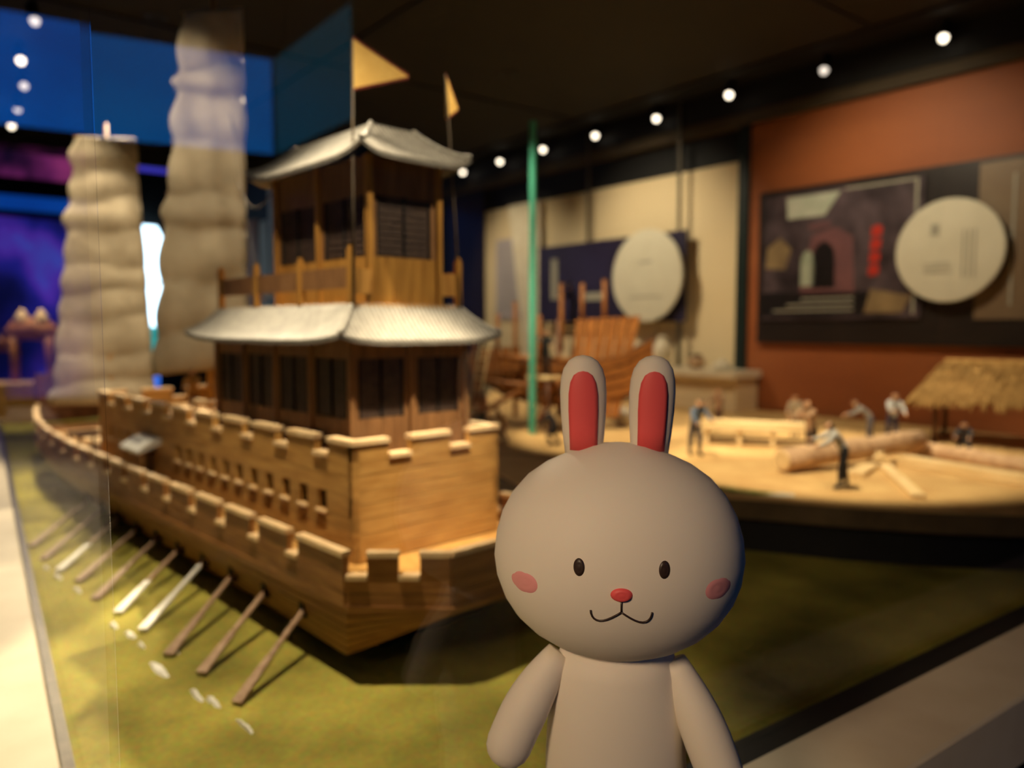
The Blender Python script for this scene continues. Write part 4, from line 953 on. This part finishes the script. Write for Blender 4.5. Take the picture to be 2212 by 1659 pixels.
# ------------------------------------------------------------------ crew on the main ship
GC = 'crew figurines on the castle deck'
for v, u, lab, sh_, hd_ in ((0.085, 0.80, 'tan figurine of the crew next to the pavilion, nearer the wall', (214, 168, 96), 1.1), (0.055, 0.90, 'tan figurine of the crew next to the pavilion, nearer the main sail', (200, 150, 84), 0.2)):
    p = S(v, u, 0.3415); person((p.x, p.y, p.z), 0.15, hd_, lab, sh_, (170, 124, 70), 0.15, (0.7, 1.0), group=GC)
bl_ = S(0.02, 0.74, 0.3415); bal = empty('deck_crossbow', bl_, math.atan2(V.y, V.x)); tag(bal, 'small pale wooden crossbow frame on the castle deck before the pavilion', 'crossbow')
box('stock', (0, 0, 0.062), (0.012, 0.17, 0.012), M['cap'], bal); tube('bow', [(-0.035, -0.03, 0.07), (-0.02, -0.07, 0.07), (0.02, -0.07, 0.07), (0.035, -0.03, 0.07)], 0.004, M['cap'], bal, 6)
for sx, sy in ((-0.02, -0.05), (0.02, -0.05), (0, 0.06)): tube('leg', [(sx*1.3, sy, 0), (0, sy*0.8, 0.058)], 0.004, M['cap'], bal, 6)

# ------------------------------------------------------------------ exhibits on the right wall
def disc(name, px, py, rpx, off, label, lines):
    x, z = wallpt(px, py, off); Y = (WP + R_*x).y; r = rpx/F*Y
    t = wroot(name); t.location = WP + R_*x - Nw*off + Vector((0, 0, z)); tag(t, label, 'panel')
    lathe('face', [(r*0.98, 0), (r, 0.003), (r, 0.012), (r*0.985, 0.015)], M['disc'], t, 40, (0, 0.008, 0), (PI/2, 0, 0), smooth=False)
    for (lx, lz, w_, h_, m) in lines: box('ink_line', (lx*r, -0.0085, lz*r), (w_*r, 0.002, h_*r), M[m], t)
    tube('standoff', [(0, 0.008, 0), (0, 0.030, 0)], 0.012, M['metal'], t, 8)
    return t
# navy board with its disc
x0, z1 = wallpt(1164, 520, 0.10); x1, zt_ = wallpt(1482, 496, 0.10); _, zb_ = wallpt(1480, 694, 0.10)
nb = wroot('navy_board'); tag(nb, 'navy blue exhibition board behind the oval white disc', 'panel')
wbox('face', x0, x1, zb_, zt_, 0.085, 0.10, M['navy'], nb)
xa, za = wallpt(1195, 560, 0.10); wbox('caption_column', xa-0.02, xa+0.045, za-0.28, za, 0.10, 0.102, M['inkgrey'], nb)
xa, za = wallpt(1285, 632, 0.10); wbox('caption_line', xa-0.10, xa+0.10, za-0.05, za, 0.10, 0.102, M['inkgrey'], nb)
for px in (1270, 1467):
    xa, _ = wallpt(px, 500, 0.09); o = wbox('hanger_rod', xa-0.008, xa+0.008, zt_, LID-0.02, 0.082, 0.098, M['metal'], nb)
wbox('lower_rod', wallpt(1467, 700, 0.09)[0]-0.012, wallpt(1467, 700, 0.09)[0]+0.012, wallpt(1340, 790, 0.30)[1]+0.001, zb_, 0.08, 0.098, M['metal'], nb)
for px in (1200, 1440):
    xa, _ = wallpt(px, 600, 0.05); wbox('standoff', xa-0.02, xa+0.02, zb_+0.1, zt_-0.1, 0.015, 0.085, M['black'], nb)
disc('round_panel', 1396, 596, 97, 0.14, 'pale oval-looking disc on the navy board', [(0.25, 0.1, 0.16, 0.9, 'inkgrey'), (0.0, 0.30, 0.35, 0.05, 'inkgrey'), (0.0, -0.45, 0.9, 0.03, 'inkgrey')][1:])
# slanted white board and lavender text panel left of it
xs0, zz = wallpt(1098, 446, 0.06); xs1, _ = wallpt(1166, 440, 0.06); xs2, zb2 = wallpt(1140, 830, 0.06); xs3, _ = wallpt(1164, 830, 0.06)
sb = wroot('white_wedge'); tag(sb, 'tall white tapering board beside the green pane edge', 'board')
o = prism('face', [(xs2, zb2), (xs3, zb2), (xs1, zz), (xs0, zz)], 0.04, 0.06, M['porcelain'], sb); o.rotation_euler = (PI/2, 0, 0)
xs0, z1 = wallpt(1072, 520, 0.03); xs1, _ = wallpt(1128, 520, 0.03); _, z0 = wallpt(1100, 690, 0.03)
M['lav'] = mat('lavender_print', (176, 166, 166), (166, 156, 158), (10, 10, 10), 0.5, 0)
lt = tag(wbox('text_panel', xs0, xs1, z0, z1, 0.016, 0.03, M['lav']), 'pale lavender text panel at the far end of the cream wall', 'panel')
for i in range(8): box('text_line', (0, -0.008, (z1-z0)*(0.36-0.1*i)), ((xs1-xs0)*0.7, 0.001, 0.012), M['inkgrey'], lt)
# shelf with pale objects under the navy board
sx0, sz = wallpt(1340, 790, 0.30); sx1, _ = wallpt(1588, 790, 0.30)
shf = wroot('display_plinth'); tag(shf, 'long cream plinth under the navy board', 'plinth')
wbox('body', sx0, sx1-0.02, SAND+0.001, sz-0.035, 0.07, 0.26, M['cream'], shf); wbox('top_slab', sx0-0.01, sx1, sz-0.035, sz, 0.065, 0.30, M['porcelain'], shf)
def jar(px, prof, label, py=None, off=0.18, m='porcelain'):
    x, _ = wallpt(px, 780, off); p = WP + R_*x - Nw*off
    t = lathe('pottery_jar', [(r, z) for r, z in prof], M[m], None, 14, (p.x, p.y, sz+0.0008)); tag(t, label, 'jar', 'pale pottery on the cream plinth')
    r0, z0_ = prof[-1]; lathe('lid', [(r0*1.15, z0_), (r0*0.7, z0_+0.012), (0.004, z0_+0.02)], M['timberd' if m != 'porcelain' else m], t, 12)
jar(1505, [(0.025, 0), (0.045, 0.02), (0.05, 0.045), (0.03, 0.065)], 'small tan jar near the right end of the cream plinth', m='log')
jar(1560, [(0.04, 0), (0.055, 0.01), (0.05, 0.03), (0.03, 0.036)], 'flat white dish at the right end of the cream plinth')
jar(1430, [(0.03, 0), (0.055, 0.05), (0.06, 0.10), (0.03, 0.16)], 'tall cream jar on the plinth above the right rabbit ear')
jar(1376, [(0.03, 0), (0.055, 0.05), (0.05, 0.08), (0.03, 0.12)], 'cream jar at the left end of the plinth between the ears')
# loose white stones between the ears
for i, (px, py, r) in enumerate(((1356, 850, 0.036), (1328, 846, 0.03), (1384, 862, 0.036), (1345, 892, 0.042), (1392, 900, 0.042))):
    p = atz(px, 905 if i < 3 else 918, SAND); z = SAND + (0.055+0.03*(i % 2) if i < 3 else 0)
    if i < 3: p = atz(px, 912, SAND)
    t = lathe('white_crate_load' if False else 'pale_sack', [(r*0.6, 0.0), (r, r*0.5), (r*0.95, r*1.0), (r*0.5, r*1.5), (r*0.15, r*1.7)], M['porcelain'], None, 12, (p.x, p.y + (0.10 if i < 3 else 0), SAND+0.001)); tag(t, 'pale sack in the small heap seen between the rabbit ears, %s' % ['top left', 'far left', 'top right', 'front left', 'front right'][i], 'sack', 'pale sacks between the ears')

# dark board, photograph and disc on the orange wall
bx0, bz1 = wallpt(1642, 418, 0.07); _, bz0 = wallpt(1640, 740, 0.07)
bd = wroot('black_board'); tag(bd, 'wide black exhibition board mounted on the orange wall', 'panel')
wbox('face', bx0, 2.6, bz0, bz1, 0.042, 0.07, M['boardblack'], bd)
tx0, _ = wallpt(2112, 500, 0.075); tz0 = wallpt(2112, 690, 0.075)[1]
tp_ = tag(wbox('reflection_panel', tx0, 2.55, tz0, bz1-0.02, 0.071, 0.078, M['taupe']), 'taupe panel painted as a glass reflection at the right frame edge', 'panel')  # lighter taupe painted in for a reflection on the case glass
lx, _ = wallpt(2188, 500, 0.08); wl = box('white_line', (lx-(tx0+2.55)/2, -0.0045, 0), (0.010, 0.002, (bz1-tz0)*0.8), M['inkgrey'], tp_)  # pale line painted for a streak reflected in the glass
px0, pz1 = wallpt(1652, 440, 0.085); px1, _ = wallpt(1996, 440, 0.085); _, pz0 = wallpt(1652, 690, 0.085); pz1 = bz1-0.03
M['photo'] = mat('photo_print', (44, 36, 40), (92, 78, 84), (9, 9, 9), 0.35, 0, detail=6)
M['photodark'] = mat('photo_dark', (24, 20, 22), (34, 28, 30), (9, 9, 9), 0.35, 0)
M['photosky'] = mat('photo_sky', (190, 192, 176), (150, 160, 140), (9, 9, 9), 0.35, 0)
M['phototan'] = mat('photo_tan', (150, 128, 92), (110, 92, 70), (9, 9, 9), 0.35, 0)
M['photorose'] = mat('photo_rose', (122, 82, 84), (100, 70, 74), (9, 9, 9), 0.35, 0)
ph = tag(wbox('photo_panel', px0, px1, pz0, pz1, 0.071, 0.085, M['photo']), 'dark photograph of an arched stone gate with red caption', 'picture')
pw_, ph_ = px1-px0, pz1-pz0
def pprint(name, poly, m, lift=0.0):
    """flat printed shape; x, z in 0..1 of the picture"""
    o = prism(name, [((x-0.5)*pw_, (z-0.5)*ph_) for x, z in poly], 0.0071+lift, 0.0079+lift, M[m], ph); o.rotation_euler = (PI/2, 0, 0)
def arch(x, z, w_, h_): return [(x-w_/2, z), (x+w_/2, z)] + [(x+w_/2*math.cos(PI*i/8), z+h_*0.6+h_*0.4*math.sin(PI*i/8)) for i in range(9)]
pprint('print_sky', [(0.17, 0.80), (0.42, 0.80), (0.52, 0.97), (0.16, 0.97)], 'photosky')
pprint('print_wall', [(0.26, 0.20), (0.62, 0.20), (0.60, 0.62), (0.50, 0.70), (0.34, 0.66)], 'photorose')
pprint('print_arch', arch(0.42, 0.24, 0.15, 0.36), 'photodark', 0.001)
pprint('print_figure', arch(0.315, 0.26, 0.09, 0.28), 'photosky', 0.001)
pprint('print_tree', [(0.02, 0.42), (0.16, 0.40), (0.20, 0.56), (0.12, 0.66), (0.03, 0.58)], 'phototan')
pprint('print_ground', [(0.0, 0.02), (0.72, 0.02), (0.72, 0.20), (0.0, 0.22)], 'photodark')
pprint('print_corner', [(0.68, 0.04), (0.90, 0.04), (0.95, 0.16), (0.72, 0.22)], 'phototan', 0.001)
pprint('print_name', [(0.32, 0.70), (0.46, 0.71), (0.46, 0.75), (0.32, 0.74)], 'photorose', 0.001)
for i in range(3): pprint('caption_line', [(0.08+0.1*i, 0.06+0.045*i), (0.62, 0.06+0.045*i), (0.62, 0.075+0.045*i), (0.08+0.1*i, 0.075+0.045*i)], 'inkgrey', 0.002)
for i in range(4):
    z = 0.64-0.095*i; x = 0.745 - 0.004*i
    pprint('red_glyph', [(x-0.032, z-0.04), (x+0.028, z-0.035), (x+0.034, z+0.030), (x+0.004, z+0.046), (x-0.030, z+0.030)], 'inkred', 0.002)
for a_, b_, c_, d_ in ((0.955, 0.97, 0.03, 0.985), (0.55, 0.97, 0.97, 0.985)): pprint('white_line', [(a_, c_), (b_, c_), (b_, d_), (a_, d_)], 'inkgrey', 0.002)
disc('round_panel', 2049, 541, 108, 0.12, 'pale round disc overlapping the dark photograph', [(-0.25, 0.42, 0.16, 0.22, 'inkgrey')] + [(0.28+0.10*i, -0.08, 0.03, 0.9, 'inkgrey') for i in range(3)] + [(-0.2, -0.25-0.08*i, 0.5, 0.02, 'inkgrey') for i in range(3)])

# ------------------------------------------------------------------ far left: carved animal and block
cb = at(75, 822, 4.9); blk_top = cb.z
blk = box('timber_block', (cb.x, cb.y, (TURF+blk_top)/2), (0.50, 0.34, blk_top-TURF-0.001), M['gold'], None, (0, 0, CANG), 0.01); tag(blk, 'tan timber block at the far left behind the bow', 'block')
for k in range(4): box('board', (0, -0.173, (blk_top-TURF)*(-0.36+0.24*k)), (0.49, 0.006, (blk_top-TURF)*0.22), M['gold'], blk)
cml = empty('carved_animal', (cb.x, cb.y, blk_top+0.001), 0.35); tag(cml, 'small tan two-humped animal carving against the blue screen', 'carving')
s_ = 4.9/F
body = tube('body', [(-48*s_, 0, 92*s_), (-30*s_, 0, 108*s_), (0, 0, 112*s_), (30*s_, 0, 106*s_), (50*s_, 0, 96*s_)], [14*s_, 22*s_, 24*s_, 22*s_, 12*s_], M['timber'], cml, 12)
for x in (-18, 18): lathe('hump', [(18*s_, 0), (13*s_, 14*s_), (6*s_, 26*s_), (1*s_, 32*s_)], M['cap'], cml, 10, (x*s_, 0, 124*s_))
for x, y in ((-36, -10), (-36, 12), (32, -10), (36, 12)): tube('leg', [(x*s_, y*s_, 95*s_), (x*0.96*s_, y*s_, 50*s_), (x*1.0*s_, y*s_, 0)], [11*s_, 7*s_, 6*s_], M['timber'], cml, 8)
tube('neck', [(-50*s_, 0, 92*s_), (-58*s_, 0, 80*s_), (-56*s_, 0, 62*s_)], [12*s_, 9*s_, 7*s_], M['timber'], cml, 8)

# ------------------------------------------------------------------ rabbit figure on the ledge
RB = Vector((0.0965, 0.685, LEDGE+0.001)); rq = math.atan2(-RB.x, RB.y)*0 + 0.10
rab = empty('rabbit_figure', RB, -0.10); tag(rab, 'white vinyl rabbit figure with rose inner ears standing in front', 'toy')
k_ = RB.y/F                                            # metres per pixel at the figure
def Z(py): return at(1340, py, RB.y).z - RB.z
zt, zb_ = Z(955), Z(1412)
prof = [(6, 955), (60, 962), (112, 980), (160, 1002), (200, 1030), (232, 1066), (254, 1106), (267, 1150), (272, 1196), (266, 1240), (250, 1282), (226, 1318), (192, 1350), (150, 1376), (100, 1396), (40, 1410), (4, 1412)]
HP = [(r*k_, Z(y)) for r, y in prof][::-1]; KD = 0.80
lathe('head', HP, M['vinyl'], rab, 48, sy=KD)
def hr(z):
    for (r0, z0), (r1, z1) in zip(HP, HP[1:]):
        if z0 <= z <= z1: return r0 + (r1-r0)*(z-z0)/(z1-z0)
    return 0.0
def hs(x, z, off=0.0008):
    r = hr(z); q = max(1e-6, r*r-x*x); return Vector((x, -KD*math.sqrt(q)-off, z))
def patch(name, cx, cz, rx, rz, m, power=2.0, off=0.0008, parent=rab):
    V_ = [hs(cx, cz, off+0.0006)]; Fs = []; NR, NA = 4, 28
    for j in range(1, NR+1):
        for i in range(NA):
            g = 2*PI*i/NA; c, s = math.cos(g), math.sin(g); sx = math.copysign(abs(c)**(2/power), c); sz_ = math.copysign(abs(s)**(2/power), s)
            V_.append(hs(cx+rx*sx*j/NR, cz+rz*sz_*j/NR, off if j < NR else -0.0004))
    for i in range(NA): Fs.append((0, 1+(i+1) % NA, 1+i))
    for j in range(NR-1):
        for i in range(NA): a = 1+j*NA; Fs.append((a+i, a+(i+1) % NA, a+NA+(i+1) % NA, a+NA+i))
    o = mesh(name, V_, Fs, m, parent, True)
    bm = bmesh.new(); bm.from_mesh(o.data); bmesh.ops.recalc_face_normals(bm, faces=bm.faces[:]); bm.to_mesh(o.data); bm.free(); return o
X = lambda px: (px-1340)*k_*0.93
for s in (-1, 1):
    patch('cheek', s*0.080, Z(1215), 0.0125, 0.0095, M['cheek'])
    patch('eye', s*0.034, Z(1165), 0.0048, 0.0075, M['noseink'], off=0.0014)
patch('nose', -0.006+0.006, Z(1212), 0.009, 0.006, M['ear'], off=0.003)
def inkline(name, pts, r=0.0009): tube(name, [hs(x, z, 0.0003) for x, z in pts], r, M['noseink'], rab, 6)
inkline('mouth_line', [(0, Z(1224)), (0, Z(1246))])
for s in (-1, 1): inkline('mouth_line', [(s*0.0245*math.sin(g), Z(1246) - 0.010*math.sin(g*2)*0.9) for g in [i*PI/2/10 for i in range(11)]])
# ears: flattened rounded paddles with rose insets
def ear(cx, lean, wpx):
    e = [(0.80, 985), (0.90, 940), (0.98, 890), (1.0, 850), (0.96, 820), (0.84, 797), (0.62, 780), (0.34, 771), (0.05, 768)]
    w_ = wpx*k_/2; V_ = []; Fs = []; NA = 20
    for f, y in e:
        for i in range(NA):
            g = 2*PI*i/NA; V_.append((cx + lean*(985-y)*k_ + w_*f*math.cos(g), 0.006 + 0.015*f**0.7*math.sin(g), Z(y)))
    for j in range(len(e)-1):
        for i in range(NA): Fs.append((j*NA+i, j*NA+(i+1) % NA, (j+1)*NA+(i+1) % NA, (j+1)*NA+i))
    Fs.append(tuple(range(NA))[::-1]); Fs.append(tuple((len(e)-1)*NA+i for i in range(NA)))
    o = mesh('ear', V_, Fs, M['vinyl'], rab, True)
    ins = [(0.58, 972), (0.60, 930), (0.63, 885), (0.62, 850), (0.55, 826), (0.40, 810), (0.20, 803), (0.02, 801)]
    V2 = []; F2 = []; NB = 8
    for f, y in ins:
        fo = None
        for (f0, y0), (f1, y1) in zip(e, e[1:]):
            if y1 <= y <= y0: fo = f0+(f1-f0)*(y0-y)/(y0-y1)
        for i in range(NB+1):
            xx = f*(-1+2*i/NB); cth = max(-1, min(1, xx/max(fo, 0.05))); yy = 0.006 - 0.015*fo**0.7*math.sqrt(max(0, 1-cth*cth)) - 0.0008
            V2.append((cx + lean*(985-y)*k_ + w_*xx, yy, Z(y)))
    for j in range(len(ins)-1):
        for i in range(NB): F2.append((j*(NB+1)+i, j*(NB+1)+i+1, (j+1)*(NB+1)+i+1, (j+1)*(NB+1)+i))
    q = mesh('inner_ear', V2, F2, M['ear'], o, True); md = q.modifiers.new('thickness', 'SOLIDIFY'); md.thickness = 0.0012; md.offset = -1
ear((1264-1340)*k_, -0.012, 102); ear((1408-1340)*k_, 0.03, 100)
# body, arms, legs: one continuous skinned form
yb = [(1395, 122), (1440, 138), (1500, 148), (1560, 153), (1640, 157), (1720, 156), (1790, 148), (1835, 128), (1850, 90)]
bp = [(0.004, Z(1852))] + [(r*k_, Z(y)) for y, r in reversed(yb)] + [(0.004, Z(1370))]
lathe('body', bp, M['vinyl'], rab, 40, sy=0.72)
for s, (x0, y0), (x1, y1), (x2, y2) in ((-1, (1214, 1405), (1148, 1490), (1108, 1578)), (1, (1462, 1412), (1520, 1520), (1556, 1612))):
    pts = []; rad = []
    A, B, C = [Vector(((x-1340)*k_, -0.008-0.012*q, Z(y))) for q, (x, y) in enumerate(((x0, y0), (x1, y1), (x2, y2)))]
    for i in range(11):
        t = i/10; pts.append(A*(1-t)**2 + B*2*t*(1-t) + C*t*t); rad.append((28+26*math.sin(min(1, t*1.35)*PI/2)-4*t)*k_)
    d = (pts[-1]-pts[-2]).normalized(); r_ = rad[-1]
    for q in (0.4, 0.7, 0.9, 0.99): pts.append(C+d*r_*q); rad.append(r_*math.sqrt(max(0, 1-q*q)))
    tube('arm', pts, rad, M['vinyl'], rab, 20)
for s in (-1, 1):
    zt_l = Z(1800); lathe('leg', [(0.030, 0.0), (0.036, 0.004), (0.037, 0.02), (0.034, zt_l*0.6), (0.034, zt_l)], M['vinyl'], rab, 24, (s*0.036, 0, 0), sy=0.9)
